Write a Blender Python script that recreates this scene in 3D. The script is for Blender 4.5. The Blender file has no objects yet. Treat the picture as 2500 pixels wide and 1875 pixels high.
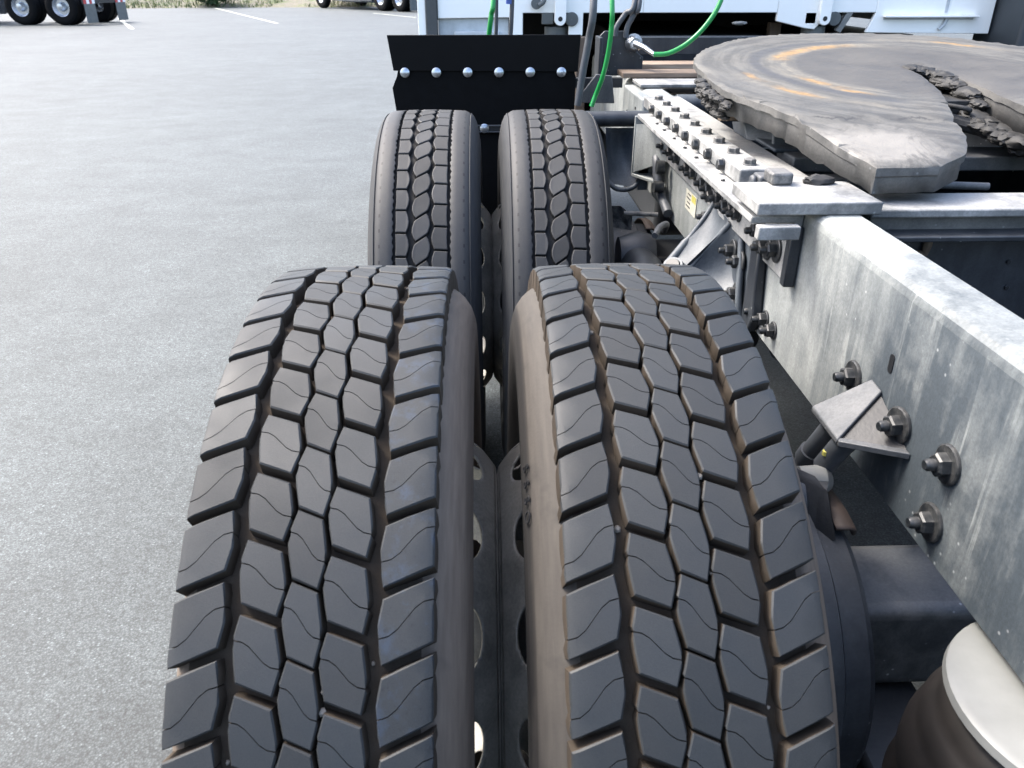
import bpy, bmesh, math, random
from mathutils import Vector, Matrix, noise
R_ = math.radians
PI = math.pi
rnd = random.Random(7)
scene = bpy.context.scene
col = scene.collection

# ------------------------------------------------------------------ camera
cam = bpy.data.cameras.new('camera')
cam.lens = 27.415; cam.sensor_width = 36
cam.clip_start = 0.02; cam.clip_end = 600
cam.dof.use_dof = True; cam.dof.focus_distance = 1.5; cam.dof.aperture_fstop = 16
camo = bpy.data.objects.new('camera', cam); col.objects.link(camo)
camo.location = (-0.0048, -0.8272, 1.3519)
camo.rotation_euler = (PI / 2 - 0.4815, 0, -0.03)
scene.camera = camo
# ------------------------------------------------------------------ sky, sun, exposure
SUN_EL, SUN_AZ = 52, -62          # azimuth measured from +y towards +x
world = bpy.data.worlds.new('World'); scene.world = world
world.use_nodes = True
wn = world.node_tree; wn.nodes.clear()
sky = wn.nodes.new('ShaderNodeTexSky'); sky.sky_type = 'NISHITA'; sky.sun_disc = False
sky.sun_elevation = R_(SUN_EL); sky.sun_rotation = R_(SUN_AZ)
sky.air_density = 1.0; sky.dust_density = 4.5; sky.ozone_density = 1.0
bgn = wn.nodes.new('ShaderNodeBackground'); bgn.inputs[1].default_value = 0.15
wo = wn.nodes.new('ShaderNodeOutputWorld')
wn.links.new(sky.outputs[0], bgn.inputs[0]); wn.links.new(bgn.outputs[0], wo.inputs[0])
sun = bpy.data.lights.new('sun', 'SUN'); sun.energy = 1.1; sun.angle = R_(14); sun.color = (1, .985, .94)
suno = bpy.data.objects.new('sun', sun); col.objects.link(suno)
sd = Vector((math.sin(R_(SUN_AZ)) * math.cos(R_(SUN_EL)), math.cos(R_(SUN_AZ)) * math.cos(R_(SUN_EL)), math.sin(R_(SUN_EL))))
suno.rotation_euler = sd.to_track_quat('Z', 'Y').to_euler(); suno.location = (-5, 3, 9)
scene.view_settings.view_transform = 'Standard'; scene.view_settings.look = 'None'
scene.view_settings.exposure = 2.28; scene.view_settings.gamma = 1
scene.view_settings.use_curve_mapping = False
scene.render.engine = 'CYCLES'

# ------------------------------------------------------------------ materials
class NT:
    def __init__(s, name, rough=.6, metal=0, spec=.5):
        s.m = bpy.data.materials.new(name); s.m.use_nodes = True
        s.t = s.m.node_tree; s.b = s.t.nodes['Principled BSDF']
        s.b.inputs['Roughness'].default_value = rough; s.b.inputs['Metallic'].default_value = metal
        s.b.inputs['Specular IOR Level'].default_value = spec
        s.tc = s.t.nodes.new('ShaderNodeTexCoord'); s._obj = None
    def L(s, a, b): s.t.links.new(a, b)
    def coord(s, scale=(1, 1, 1), rand=False):
        mp = s.t.nodes.new('ShaderNodeMapping'); mp.inputs['Scale'].default_value = scale
        s.L(s.tc.outputs['Object'], mp.inputs[0])
        if rand:
            oi = s.t.nodes.new('ShaderNodeObjectInfo'); ml = s.t.nodes.new('ShaderNodeMath'); ml.operation = 'MULTIPLY'
            ml.inputs[1].default_value = 37.0; s.L(oi.outputs['Random'], ml.inputs[0])
            cb = s.t.nodes.new('ShaderNodeCombineXYZ')
            for i in range(3): s.L(ml.outputs[0], cb.inputs[i])
            s.L(cb.outputs[0], mp.inputs['Location'])
        return mp.outputs[0]
    def noise(s, scale, detail=4, rough=.55, vec=None, dist=0):
        n = s.t.nodes.new('ShaderNodeTexNoise'); n.inputs['Scale'].default_value = scale
        n.inputs['Detail'].default_value = detail; n.inputs['Roughness'].default_value = rough
        n.inputs['Distortion'].default_value = dist
        s.L(vec if vec else s.coord(), n.inputs['Vector']); return n.outputs['Fac']
    def vor(s, scale, vec=None, feat='F1', out='Distance'):
        n = s.t.nodes.new('ShaderNodeTexVoronoi'); n.inputs['Scale'].default_value = scale; n.feature = feat
        s.L(vec if vec else s.coord(), n.inputs['Vector']); return n.outputs[out]
    def ramp(s, f, stops):
        r = s.t.nodes.new('ShaderNodeValToRGB'); e = r.color_ramp.elements
        while len(e) < len(stops): e.new(.5)
        for q, (p, c) in zip(e, stops):
            q.position = p; q.color = (c, c, c, 1) if not hasattr(c, '__len__') else (*c, 1)
        s.L(f, r.inputs[0]); return r.outputs[0]
    def mix(s, f, a, b, mode='MIX'):
        n = s.t.nodes.new('ShaderNodeMix'); n.data_type = 'RGBA'; n.blend_type = mode
        for i, v in ((0, f), (6, a), (7, b)):
            if isinstance(v, (int, float)): n.inputs[i].default_value = v if i == 0 else (v, v, v, 1)
            elif isinstance(v, tuple): n.inputs[i].default_value = (*v, 1)
            else: s.L(v, n.inputs[i])
        return n.outputs[2]
    def math(s, op, a, b=0):
        n = s.t.nodes.new('ShaderNodeMath'); n.operation = op
        for i, v in ((0, a), (1, b)):
            if isinstance(v, (int, float)): n.inputs[i].default_value = v
            else: s.L(v, n.inputs[i])
        return n.outputs[0]
    def color(s, c):
        if isinstance(c, tuple): s.b.inputs['Base Color'].default_value = (*c, 1)
        else: s.L(c, s.b.inputs['Base Color'])
    def rough(s, f): s.L(f, s.b.inputs['Roughness'])
    def bump(s, h, strength=.3, dist=.002):
        n = s.t.nodes.new('ShaderNodeBump'); n.inputs['Strength'].default_value = strength
        n.inputs['Distance'].default_value = dist; s.L(h, n.inputs['Height'])
        s.L(n.outputs[0], s.b.inputs['Normal'])
    def xyz(s):
        n = s.t.nodes.new('ShaderNodeSeparateXYZ'); s.L(s.tc.outputs['Object'], n.inputs[0]); return n.outputs
    def up(s):
        g = s.t.nodes.new('ShaderNodeNewGeometry'); n = s.t.nodes.new('ShaderNodeSeparateXYZ')
        s.L(g.outputs['True Normal'], n.inputs[0]); return n.outputs[2]

# reflectance factors of the surfaces, set once the daylight was balanced
ALB = {'tread_rubber': .30, 'tread_rubber_stained': .32, 'groove_dust': .68, 'worn_tread': .5, 'groove_dark': .4, 'worn_shoulder': .55,
       'dusty_brown_sidewall': 1.6, 'muddy_pale_sidewall': .34, 'grey_sidewall': .45, 'frame_rail_dusty': .92, 'angle_iron_dusty': .80,
       'steel_grey_dusty': .55, 'chassis_blue_black': .48, 'casting_blue_grey': .5, 'black_steel': .5, 'bolt_dark': .5, 'bolt_dusty': .6,
       'axle_housing_paint': .36, 'zinc_bolt': .7, 'black_plastic_plate': .5, 'black_rubber': .3, 'air_bag_rubber': .26, 'air_bag_plate': .40,
       'green_air_line': .62, 'grey_hose': .7, 'cab_white_paint': 1.08, 'cab_white_dirty': .9, 'grey_seal_trim': .45, 'dark_fairing': .5,
       'polished_wheel': .9, 'rim_grey_dusty': 1.6, 'rim_bowl_white': 1.9, 'plank_wood': .6, 'fifth_wheel_side': .75, 'grease_black': .45,
       'flap_grey': .5, 'red_reflective': .7, 'parking_paint': .6, 'sticker_paper': .7, 'yellow_mark': .7, 'rusty_brown': .6}
def alb(name, c):
    k = ALB.get(name, 1.0); return tuple(q * k for q in c)
def mk_rubber(name, base, dust, dustamt=.5, rough=.55, rand=True, scale=60, blue=False, spec=.5):
    base = alb(name, base); dust = alb(name, dust)
    n = NT(name, rough, spec=spec); v = n.coord(rand=rand)
    a = n.noise(scale, 6, .65, v); b = n.noise(scale * .2, 3, .5, v)
    f = n.ramp(n.mix(.5, a, b), [(.3, 0), (.75, dustamt)])
    c = n.mix(f, base, dust)
    if blue:
        k = n.ramp(n.noise(35, 5, .7, v), [(.52, 0), (.64, .5)])
        c = n.mix(k, c, (.026, .042, .070))
        k2 = n.ramp(n.noise(150, 4, .7, v), [(.6, 0), (.68, .8)])
        c = n.mix(k2, c, (.008, .009, .010))
    fine = n.noise(900, 3, .6, v)
    c = n.mix(.2, c, n.ramp(fine, [(.3, .008), (.7, .045)]))
    if rand:      # no two blocks wear alike
        oi = n.t.nodes.new('ShaderNodeObjectInfo')
        c = n.mix(1, c, n.ramp(oi.outputs['Random'], [(0, .80), (.5, 1.0), (1, 1.22)]), 'MULTIPLY')
        scuff = n.ramp(n.noise(120, 6, .75, v, .8), [(.60, 0), (.68, .35)])
        c = n.mix(scuff, c, dust)
    n.color(c); n.bump(n.mix(.5, n.mix(.5, a, b), fine), .45, .0008)
    n.rough(n.ramp(b, [(.3, rough - .08), (.7, rough + .12)]))
    return n.m
M = {}
M['tread'] = mk_rubber('tread_rubber', (.046, .055, .061), (.082, .086, .086), .5, .58, spec=.36)
M['tread_stained'] = mk_rubber('tread_rubber_stained', (.046, .055, .061), (.082, .086, .086), .5, .58, blue=True, spec=.36)
M['groove'] = mk_rubber('groove_dust', (.045, .035, .026), (.10, .078, .056), .8, .9, scale=45, spec=.1)
M['worn'] = mk_rubber('worn_tread', (.060, .062, .064), (.095, .093, .088), .5, .62, spec=.3)
M['groove_dark'] = mk_rubber('groove_dark', (.03, .03, .032), (.05, .046, .04), .5, .8, spec=.2)
def side_mat(name, base, dust, dark, thr):
    base = alb(name, base); dust = alb(name, dust); dark = alb(name, dark)
    n = NT(name, .75, spec=.3); x = n.xyz()
    ang = n.math('ARCTAN2', x[1], x[2])
    rad = n.math('SQRT', n.math('ADD', n.math('MULTIPLY', x[1], x[1]), n.math('MULTIPLY', x[2], x[2])))
    cb = n.t.nodes.new('ShaderNodeCombineXYZ')
    n.L(n.math('MULTIPLY', ang, .35), cb.inputs[0]); n.L(n.math('MULTIPLY', rad, 6), cb.inputs[1]); n.L(n.math('MULTIPLY', x[0], 6), cb.inputs[2])
    st = n.noise(26, 5, .6, cb.outputs[0]); bl = n.noise(9, 4, .6)
    c = n.mix(n.ramp(st, [(.3, 0), (.7, 1)]), base, dust)
    c = n.mix(n.ramp(bl, [(thr, 0), (thr + .12, .85)]), c, dark)
    if name.startswith('muddy'):      # mud sticks to the shoulder, the lettered wall below is wiped in patches
        inner = n.math('MULTIPLY', n.ramp(rad, [(.458, 1), (.462, 0)]), n.ramp(n.noise(5, 4, .6), [(.42, .25), (.5, .95)]))
        c = n.mix(inner, c, dark)
        c = n.mix(n.ramp(rad, [(.4575, 0), (.459, 1), (.4605, 1), (.462, 0)]), c, (.014, .012, .011))
    n.color(c); n.bump(n.mix(.5, st, n.noise(300, 3)), .3, .001)
    return n.m
M['side_brown'] = side_mat('dusty_brown_sidewall', (.056, .044, .034), (.080, .064, .050), (.034, .028, .024), .62)
M['side_pale'] = side_mat('muddy_pale_sidewall', (.12, .105, .09), (.17, .15, .125), (.045, .042, .04), .60)
M['side_grey'] = side_mat('grey_sidewall', (.050, .055, .062), (.08, .082, .084), (.03, .032, .036), .66)
# worn front shoulder: same rubber with a row of small pits
def pit_mat():
    n = NT('worn_shoulder', .6, spec=.3); x = n.xyz()
    ang = n.math('ARCTAN2', x[1], x[2])
    fr = n.math('FRACT', n.math('MULTIPLY', ang, 87 / (2 * PI)))
    a = n.math('LESS_THAN', n.math('ABSOLUTE', n.math('SUBTRACT', fr, .5)), .11)
    b = n.math('LESS_THAN', n.math('ABSOLUTE', n.math('SUBTRACT', n.math('ABSOLUTE', x[0]), .0965)), .0022)
    p = n.math('MULTIPLY', a, b)
    v = n.coord(); nz = n.noise(40, 6, .6, v); fine = n.noise(700, 3, .6, v)
    c = n.mix(n.ramp(nz, [(.3, 0), (.75, .6)]), (.026, .027, .029), (.043, .042, .040))
    c = n.mix(.2, c, n.ramp(fine, [(.3, .015), (.7, .06)]))
    c = n.mix(p, c, (.012, .012, .013)); n.color(c)
    n.bump(n.mix(.5, nz, fine), .3, .0006)
    return n.m
M['shoulder_worn'] = pit_mat()

def mk_dusty(name, paint, dust, lo=.42, hi=.6, rough=.6, streak=True, sc=9, speck=True, metal=0, rear_dim=None, drips=False):
    paint = alb(name, paint); dust = alb(name, dust)
    n = NT(name, rough, metal=metal); v = n.coord()
    a = n.noise(sc, 7, .62, v, .3)
    if streak:
        s2 = n.noise(30, 5, .6, n.coord((1, 1, .13))); a = n.mix(.45, a, s2)
    upf = n.math('MULTIPLY', n.math('MAXIMUM', n.up(), 0), .19 if rear_dim else .10)
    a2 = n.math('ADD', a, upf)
    if rear_dim:     # dust thinned towards the rear, putting the dimmer light there into the colour
        a2 = n.math('SUBTRACT', a2, n.ramp(n.xyz()[1], [(0, rear_dim), (.36, 0)]))
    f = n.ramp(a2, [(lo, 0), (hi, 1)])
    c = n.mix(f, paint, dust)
    if drips:     # dried run marks down the web
        d1 = n.ramp(n.noise(46, 4, .6, n.coord((1, 1, .045)), .25), [(.56, 0), (.62, .5)])
        d1 = n.math('MULTIPLY', d1, n.ramp(n.noise(6, 4, .6, v), [(.44, .05), (.58, 1)]))
        c = n.mix(d1, c, dust)
        d2 = n.ramp(n.noise(21, 7, .75, v), [(.40, .10), (.52, 0)]); c = n.mix(d2, c, paint)
    g = n.ramp(n.noise(260, 5, .7, v), [(.35, .8), (.65, 1.12)])
    c = n.mix(1, c, g, 'MULTIPLY')
    if speck:
        k = n.ramp(n.vor(55, v), [(.05, 1), (.13, 0)])
        k = n.math('MULTIPLY', k, n.ramp(n.noise(7, 2, .5, v), [(.5, 0), (.6, .7)]))
        c = n.mix(k, c, (.34, .35, .35))
    n.color(c); n.bump(n.mix(.6, a, n.noise(200, 4)), .35, .0015)
    return n.m
M['rail'] = mk_dusty('frame_rail_dusty', (.040, .051, .060), (.27, .285, .275), .22, .62, .6, rear_dim=.25, drips=True)
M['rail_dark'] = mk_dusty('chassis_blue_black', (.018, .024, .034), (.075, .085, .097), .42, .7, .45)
M['angle'] = mk_dusty('angle_iron_dusty', (.13, .135, .135), (.34, .34, .33), .42, .60, .65, streak=False)
M['steel_mid'] = mk_dusty('steel_grey_dusty', (.07, .08, .092), (.17, .175, .18), .4, .62, .55)
M['casting'] = mk_dusty('casting_blue_grey', (.04, .056, .08), (.17, .195, .215), .42, .66, .55, sc=6, speck=False)
M['black_steel'] = mk_dusty('black_steel', (.012, .014, .018), (.045, .045, .045), .45, .75, .5, speck=False)
M['bolt_dark'] = mk_dusty('bolt_dark', (.018, .023, .028), (.10, .10, .098), .45, .7, .4, streak=False, sc=60, speck=False)
M['bolt_dusty'] = mk_dusty('bolt_dusty', (.06, .065, .07), (.24, .235, .225), .4, .6, .5, streak=False, sc=50, speck=False)
M['axle'] = mk_dusty('axle_housing_paint', (.05, .056, .062), (.17, .17, .165), .4, .62, .5, streak=False, sc=16)
def simple(name, c, rough=.5, metal=0, var=.15, sc=40, bump=.1, spec=.5):
    c = alb(name, c)
    n = NT(name, rough, metal, spec); v = n.coord(); a = n.noise(sc, 5, .6, v)
    lo = tuple(q * (1 - var) for q in c); hi = tuple(min(1, q * (1 + var)) for q in c)
    n.color(n.mix(n.ramp(a, [(.3, 0), (.7, 1)]), lo, hi)); n.bump(a, bump, .001); return n.m
M['zinc'] = simple('zinc_bolt', (.62, .66, .70), .28, .9, .08)
M['black_plate'] = simple('black_plastic_plate', (.0045, .005, .0065), .55, 0, .2, 20, spec=.15)
M['black_rubber'] = simple('black_rubber', (.008, .009, .011), .75, 0, .3, spec=.12)
M['bag'] = simple('air_bag_rubber', (.075, .062, .052), .7, 0, .5, 14)
M['bag_plate'] = simple('air_bag_plate', (.40, .41, .39), .45, 0, .12, 18)
M['green'] = simple('green_air_line', (.012, .33, .07), .3, 0, .08)
M['grey_hose'] = simple('grey_hose', (.07, .078, .09), .5, 0, .2)
M['white'] = simple('cab_white_paint', (.80, .81, .78), .3, 0, .03, 5)
M['white_dirty'] = simple('cab_white_dirty', (.50, .54, .56), .45, 0, .25, 9)
M['grey_trim'] = simple('grey_seal_trim', (.115, .125, .13), .6, 0, .1)
M['dark_trim'] = simple('dark_fairing', (.06, .075, .09), .5, 0, .15, 5)
M['alu'] = simple('polished_wheel', (.5, .53, .57), .25, .85, .06)
M['rim'] = mk_dusty('rim_grey_dusty', (.070, .068, .060), (.14, .132, .115), .38, .62, .5, streak=False, sc=14, speck=False)
M['rim_bowl'] = simple('rim_bowl_white', (.40, .40, .36), .45, 0, .08, 12)
M['red'] = simple('red_reflective', (.62, .04, .05), .35)
M['white_tape'] = simple('white_reflective', (.85, .85, .85), .35)
M['yellow'] = simple('yellow_mark', (.55, .50, .12), .5)
M['sticker'] = simple('sticker_paper', (.62, .60, .50), .5, 0, .2, 60)
M['brown_post'] = simple('rusty_brown', (.16, .115, .08), .7, 0, .35, 20)
M['brown_dark'] = simple('rusty_shield', (.045, .032, .026), .7, 0, .35, 20)
M['grease'] = simple('grease_black', (.03, .030, .029), .68, 0, .8, 60, .9)
M['flap_grey'] = simple('flap_grey', (.18, .2, .2), .5, 0, .2, 10)
M['line'] = simple('parking_paint', (.62, .63, .52), .6, 0, .2, 6)

def asphalt():
    n = NT('asphalt_lot', .7, spec=.4); v = n.coord()
    base = n.ramp(n.noise(.45, 5, .6, v), [(.3, .088), (.7, .116)])
    big = n.ramp(n.noise(4, 5, .65, n.coord((.8, 1, 1))), [(.3, .80), (.7, 1.12)])
    c = n.mix(1, base, big, 'MULTIPLY')
    # light falloff towards the viewer put into the asphalt colour, brighter beyond
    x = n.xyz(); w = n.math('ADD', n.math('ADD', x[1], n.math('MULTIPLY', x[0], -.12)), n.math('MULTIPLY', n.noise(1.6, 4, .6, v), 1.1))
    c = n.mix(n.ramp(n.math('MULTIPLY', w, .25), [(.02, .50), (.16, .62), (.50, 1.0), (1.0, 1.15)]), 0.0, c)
    under_shade = n.math('MULTIPLY', n.ramp(n.math('ABSOLUTE', n.math('SUBTRACT', x[0], .95)), [(.62, .72), (.92, 0)]), n.ramp(n.math('MULTIPLY', n.math('ADD', x[1], n.noise(2.5, 4, .6, v)), .2), [(.58, 1), (.75, 0)]))
    c = n.mix(under_shade, c, (.020, .019, .017))      # shade beneath the tractor painted into the ground colour
    vc = n.vor(210, v, out='Color'); sp = n.t.nodes.new('ShaderNodeSeparateColor'); n.L(vc, sp.inputs[0])
    c = n.mix(1, c, n.ramp(sp.outputs[0], [(0, .55), (.4, .96), (.8, 1.1), (.96, 1.28), (1, 1.9)]), 'MULTIPLY')
    c = n.mix(1, c, n.ramp(n.vor(210, v), [(.0, 1.12), (.7, .5)]), 'MULTIPLY')
    c = n.mix(1, c, n.ramp(n.noise(30, 4, .7, v), [(.35, .82), (.65, 1.15)]), 'MULTIPLY')
    c = n.mix(1, c, n.ramp(n.noise(1.7, 6, .7, n.coord((.9, 1.1, 1)), .6), [(.30, .84), (.5, 1.0), (.7, 1.08)]), 'MULTIPLY')
    c = n.mix(n.ramp(n.noise(4.3, 5, .7, v, .5), [(.66, 0), (.72, .28)]), c, (.04, .042, .045))
    c = n.mix(1, c, (.89, 1.03, 1.05), 'MULTIPLY')
    n.color(c); n.bump(n.mix(.6, n.vor(210, v), n.noise(60, 4, .6, v)), .4, .003)
    return n.m
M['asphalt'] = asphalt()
def wood(k=1):
    n = NT('plank_wood', .7); a = n.noise(12, 6, .6, n.coord((.6, 9, 9)), .5)
    n.color(n.ramp(a, [(.3, (.12 * k, .08 * k, .055 * k)), (.6, (.20 * k, .15 * k, .11 * k)), (.8, (.25 * k, .20 * k, .16 * k))])); n.bump(a, .4, .002); return n.m
M['wood'] = wood(); M['wood_pale'] = wood(1.7)
def fifth():
    # worn steel plate: grey grease film, circular scuffs and patches of rust
    n = NT('fifth_wheel_top', .5, spec=.5); x = n.xyz()
    rx = n.math('SUBTRACT', x[0], .94); ry = n.math('SUBTRACT', x[1], .98)
    v = n.coord(); blot = n.noise(7, 6, .65, v, .4); fine = n.noise(60, 5, .65, v)
    rad = n.math('SQRT', n.math('ADD', n.math('MULTIPLY', rx, rx), n.math('MULTIPLY', ry, ry)))
    rad = n.math('ADD', rad, n.math('MULTIPLY', n.math('SUBTRACT', n.noise(14, 4, .6, v), .5), .022))
    ang = n.math('ARCTAN2', ry, n.math('MULTIPLY', rx, -1))      # 0 on the left, grows clockwise towards the front
    cb = n.t.nodes.new('ShaderNodeCombineXYZ')
    n.L(n.math('MULTIPLY', rad, 16), cb.inputs[0]); n.L(n.math('MULTIPLY', ang, .6), cb.inputs[1])
    ring = n.noise(3.0, 5, .6, cb.outputs[0], .1)
    def arc(r0, w, a0, a1, soft=.12):
        f1 = n.ramp(n.math('ABSOLUTE', n.math('SUBTRACT', rad, r0)), [(w * .35, 1), (w, 0)])
        m, hw = (a0 + a1) / 2, (a1 - a0) / 2
        f2 = n.ramp(n.math('MULTIPLY', n.math('ABSOLUTE', n.math('SUBTRACT', ang, m)), .3), [(max(0, (hw - soft) * .3), 1), (hw * .3, 0)])
        return n.math('MULTIPLY', f1, f2)
    c = n.mix(n.ramp(blot, [(.35, 0), (.65, 1)]), (.045, .043, .040), (.066, .063, .057))
    c = n.mix(n.ramp(rad, [(.255, 0), (.285, 1)]), c, n.mix(n.ramp(ring, [(.4, 0), (.6, 1)]), (.052, .051, .047), (.096, .092, .081)))
    pale = n.mix(n.ramp(fine, [(.4, 0), (.6, 1)]), (.105, .098, .082), (.15, .135, .105))
    rust = n.mix(n.ramp(fine, [(.4, 0), (.62, 1)]), (.17, .105, .045), (.27, .165, .06))
    nz = n.ramp(ring, [(.36, .15), (.56, 1)])
    A = R_
    for r0, w, a0, a1, k in ((.296, .040, A(-55), A(100), .85), (.405, .030, A(-62), A(-5), .8), (.385, .030, A(95), A(150), .7)):
        c = n.mix(n.math('MULTIPLY', n.math('MULTIPLY', arc(r0, w, a0, a1), nz), k), c, pale)
    for r0, w, a0, a1 in ((.292, .026, A(18), A(88)), (.303, .016, A(-42), A(-12)), (.320, .012, A(-52), A(-34)), (.408, .016, A(-42), A(-22)), (.395, .012, A(-20), A(-4)), (.395, .016, A(118), A(140))):
        k2 = n.math('MULTIPLY', arc(r0, w, a0, a1), n.ramp(n.noise(13, 5, .7, v), [(.38, .1), (.55, 1)]))
        c = n.mix(k2, c, rust)
    dk = n.math('MULTIPLY', arc(.345, .020, A(-64), A(95)), n.ramp(blot, [(.3, .5), (.5, .95)]))
    c = n.mix(dk, c, (.042, .043, .046))
    # pale worn ramps towards the rear, ragged edges
    yy = n.math('ADD', x[1], n.math('MULTIPLY', n.math('SUBTRACT', n.noise(16, 5, .65, v), .5), .10))
    rp = n.math('MULTIPLY', n.ramp(yy, [(.40, .35), (.425, 1), (.50, 1), (.545, 0)]), n.ramp(n.math('ADD', x[0], n.math('MULTIPLY', blot, .06)), [(.72, 1), (.78, .1)]))
    c = n.mix(n.math('MULTIPLY', rp, n.ramp(blot, [(.3, .55), (.55, 1)])), c, (.185, .175, .155))
    crack = n.ramp(n.noise(13, 8, .75, n.coord((.45, 1.5, 1)), 1.2), [(.488, 0), (.5, 1), (.512, 0)])
    crack = n.math('MULTIPLY', crack, n.ramp(n.noise(5, 2, .5, v), [(.52, 0), (.60, .9)]))
    c = n.mix(crack, c, (.018, .018, .019))
    cy_ = n.math('ADD', x[1], n.math('MULTIPLY', n.math('SUBTRACT', n.noise(11, 7, .75, n.coord((1, .2, 1))), .5), .07))
    lip = n.math('MULTIPLY', n.ramp(n.math('ABSOLUTE', n.math('SUBTRACT', cy_, .572)), [(.0008, 1), (.0032, 0)]), n.ramp(n.noise(15, 3, .6, v), [(.40, 0), (.52, .9)]))
    c = n.mix(lip, c, (.016, .016, .017))
    smear = n.math('MULTIPLY', n.ramp(n.noise(9, 6, .7, n.coord((1.5, .8, 1)), 1.0), [(.52, 0), (.60, .6)]), n.ramp(x[1], [(.45, 1), (.75, .35)]))
    c = n.mix(smear, c, (.040, .038, .035))
    spots = n.math('MULTIPLY', n.ramp(n.noise(38, 6, .75, v), [(.62, 0), (.68, .8)]), n.ramp(n.noise(3.5, 2, .5, v), [(.5, 0), (.58, 1)]))
    c = n.mix(spots, c, (.022, .022, .024))
    n.color(c); n.bump(n.mix(.5, blot, fine), .6, .005)
    n.rough(n.ramp(blot, [(.3, .5), (.7, .75)])); return n.m
M['fifth'] = fifth()
M['fifth_side'] = mk_dusty('fifth_wheel_side', (.06, .061, .06), (.165, .16, .15), .4, .62, .6, streak=False, sc=7)

# ------------------------------------------------------------------ mesh helpers
class MB:
    def __init__(s): s.v = []; s.f = []; s.mi = []
    def add(s, vs, fs, m=0):
        o = len(s.v); s.v += [tuple(q) for q in vs]; s.f += [tuple(o + i for i in f) for f in fs]
        s.mi += m if isinstance(m, list) else [m] * len(fs); return s
    def box(s, a, b, m=0, rot=None, piv=None):
        x0, y0, z0 = a; x1, y1, z1 = b
        vs = [Vector(p) for p in [(x0, y0, z0), (x1, y0, z0), (x1, y1, z0), (x0, y1, z0), (x0, y0, z1), (x1, y0, z1), (x1, y1, z1), (x0, y1, z1)]]
        if rot is not None:
            p = Vector(piv if piv else ((x0 + x1) / 2, (y0 + y1) / 2, (z0 + z1) / 2)); vs = [p + rot @ (q - p) for q in vs]
        return s.add(vs, [(0, 3, 2, 1), (4, 5, 6, 7), (0, 1, 5, 4), (1, 2, 6, 5), (2, 3, 7, 6), (3, 0, 4, 7)], m)
    def prism(s, poly, d, m=0, mside=None):
        n = len(poly); P = [Vector(p) for p in poly]; d = Vector(d)
        c = sum(P, Vector()) / n; nn = Vector()
        for i in range(n): nn += (P[i] - c).cross(P[(i + 1) % n] - c)
        if nn.dot(d) < 0: P.reverse()
        vs = P + [p + d for p in P]; ms = m if mside is None else mside
        fs = [tuple(range(n, 2 * n)), tuple(reversed(range(n)))] + [(i, (i + 1) % n, n + (i + 1) % n, n + i) for i in range(n)]
        return s.add(vs, fs, [m, m] + [ms] * n)
    def tube(s, pts, r, seg=12, m=0, cap=True):
        pts = [Vector(p) for p in pts]; rs = r if isinstance(r, list) else [r] * len(pts)
        o = len(s.v); prev = None
        for i, p in enumerate(pts):
            t = (pts[min(i + 1, len(pts) - 1)] - pts[max(i - 1, 0)]).normalized()
            if prev is None:
                u = t.orthogonal().normalized()
            else:
                u = (prev - t * prev.dot(t)).normalized()
            w = t.cross(u); prev = u
            for k in range(seg):
                a = 2 * PI * k / seg; s.v.append(tuple(p + (u * math.cos(a) + w * math.sin(a)) * rs[i]))
        for i in range(len(pts) - 1):
            for k in range(seg):
                a = o + i * seg + k; b = o + i * seg + (k + 1) % seg
                s.f.append((a, b, b + seg, a + seg)); s.mi.append(m)
        if cap:
            s.f.append(tuple(o + k for k in reversed(range(seg)))); s.mi.append(m)
            e = o + (len(pts) - 1) * seg; s.f.append(tuple(e + k for k in range(seg))); s.mi.append(m)
        return s
    def lathe(s, prof, seg=48, axis='x', c=(0, 0, 0), m=0, closed=False):
        o = len(s.v); n = len(prof)
        for k in range(seg):
            a = 2 * PI * k / seg; ca, sa = math.cos(a), math.sin(a)
            for (h, r) in prof:
                p = (h, r * sa, r * ca) if axis == 'x' else ((r * sa, h, r * ca) if axis == 'y' else (r * ca, r * sa, h))
                s.v.append((p[0] + c[0], p[1] + c[1], p[2] + c[2]))
        rng = n if closed else n - 1
        for k in range(seg):
            k2 = (k + 1) % seg
            for i in range(rng):
                j = (i + 1) % n
                s.f.append((o + k * n + i, o + k2 * n + i, o + k2 * n + j, o + k * n + j))
                s.mi.append(m[i] if isinstance(m, list) else m)
        return s
    def mesh(s, name, mats, smooth=False, angle=None):
        me = bpy.data.meshes.new(name); me.from_pydata(s.v, [], s.f)
        for q in (mats if isinstance(mats, (list, tuple)) else [mats]): me.materials.append(q)
        me.polygons.foreach_set('material_index', s.mi)
        if smooth: me.polygons.foreach_set('use_smooth', [True] * len(s.f))
        me.validate(); me.update()
        bm = bmesh.new(); bm.from_mesh(me); bmesh.ops.recalc_face_normals(bm, faces=bm.faces); bm.to_mesh(me); bm.free()
        if angle: me.set_sharp_from_angle(angle=R_(angle))
        return me
    def build(s, name, mats, parent=None, smooth=False, angle=35, bevel=0, seg=2, loc=(0, 0, 0), rot=(0, 0, 0)):
        me = s.mesh(name, mats, smooth or bevel > 0, angle)
        return link(name, me, parent, loc, rot, bevel, seg)
def link(name, me, parent=None, loc=(0, 0, 0), rot=(0, 0, 0), bevel=0, seg=2):
    o = bpy.data.objects.new(name, me); col.objects.link(o); o.location = loc; o.rotation_euler = rot
    if parent: o.parent = parent
    if bevel:
        b = o.modifiers.new('bevel', 'BEVEL'); b.width = bevel; b.segments = seg; b.limit_method = 'ANGLE'; b.angle_limit = R_(40)
        b.harden_normals = False
    return o
def tag(o, label, cat, group=None, kind=None):
    o['label'] = label; o['category'] = cat
    if group: o['group'] = group
    if kind: o['kind'] = kind
    return o
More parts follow.
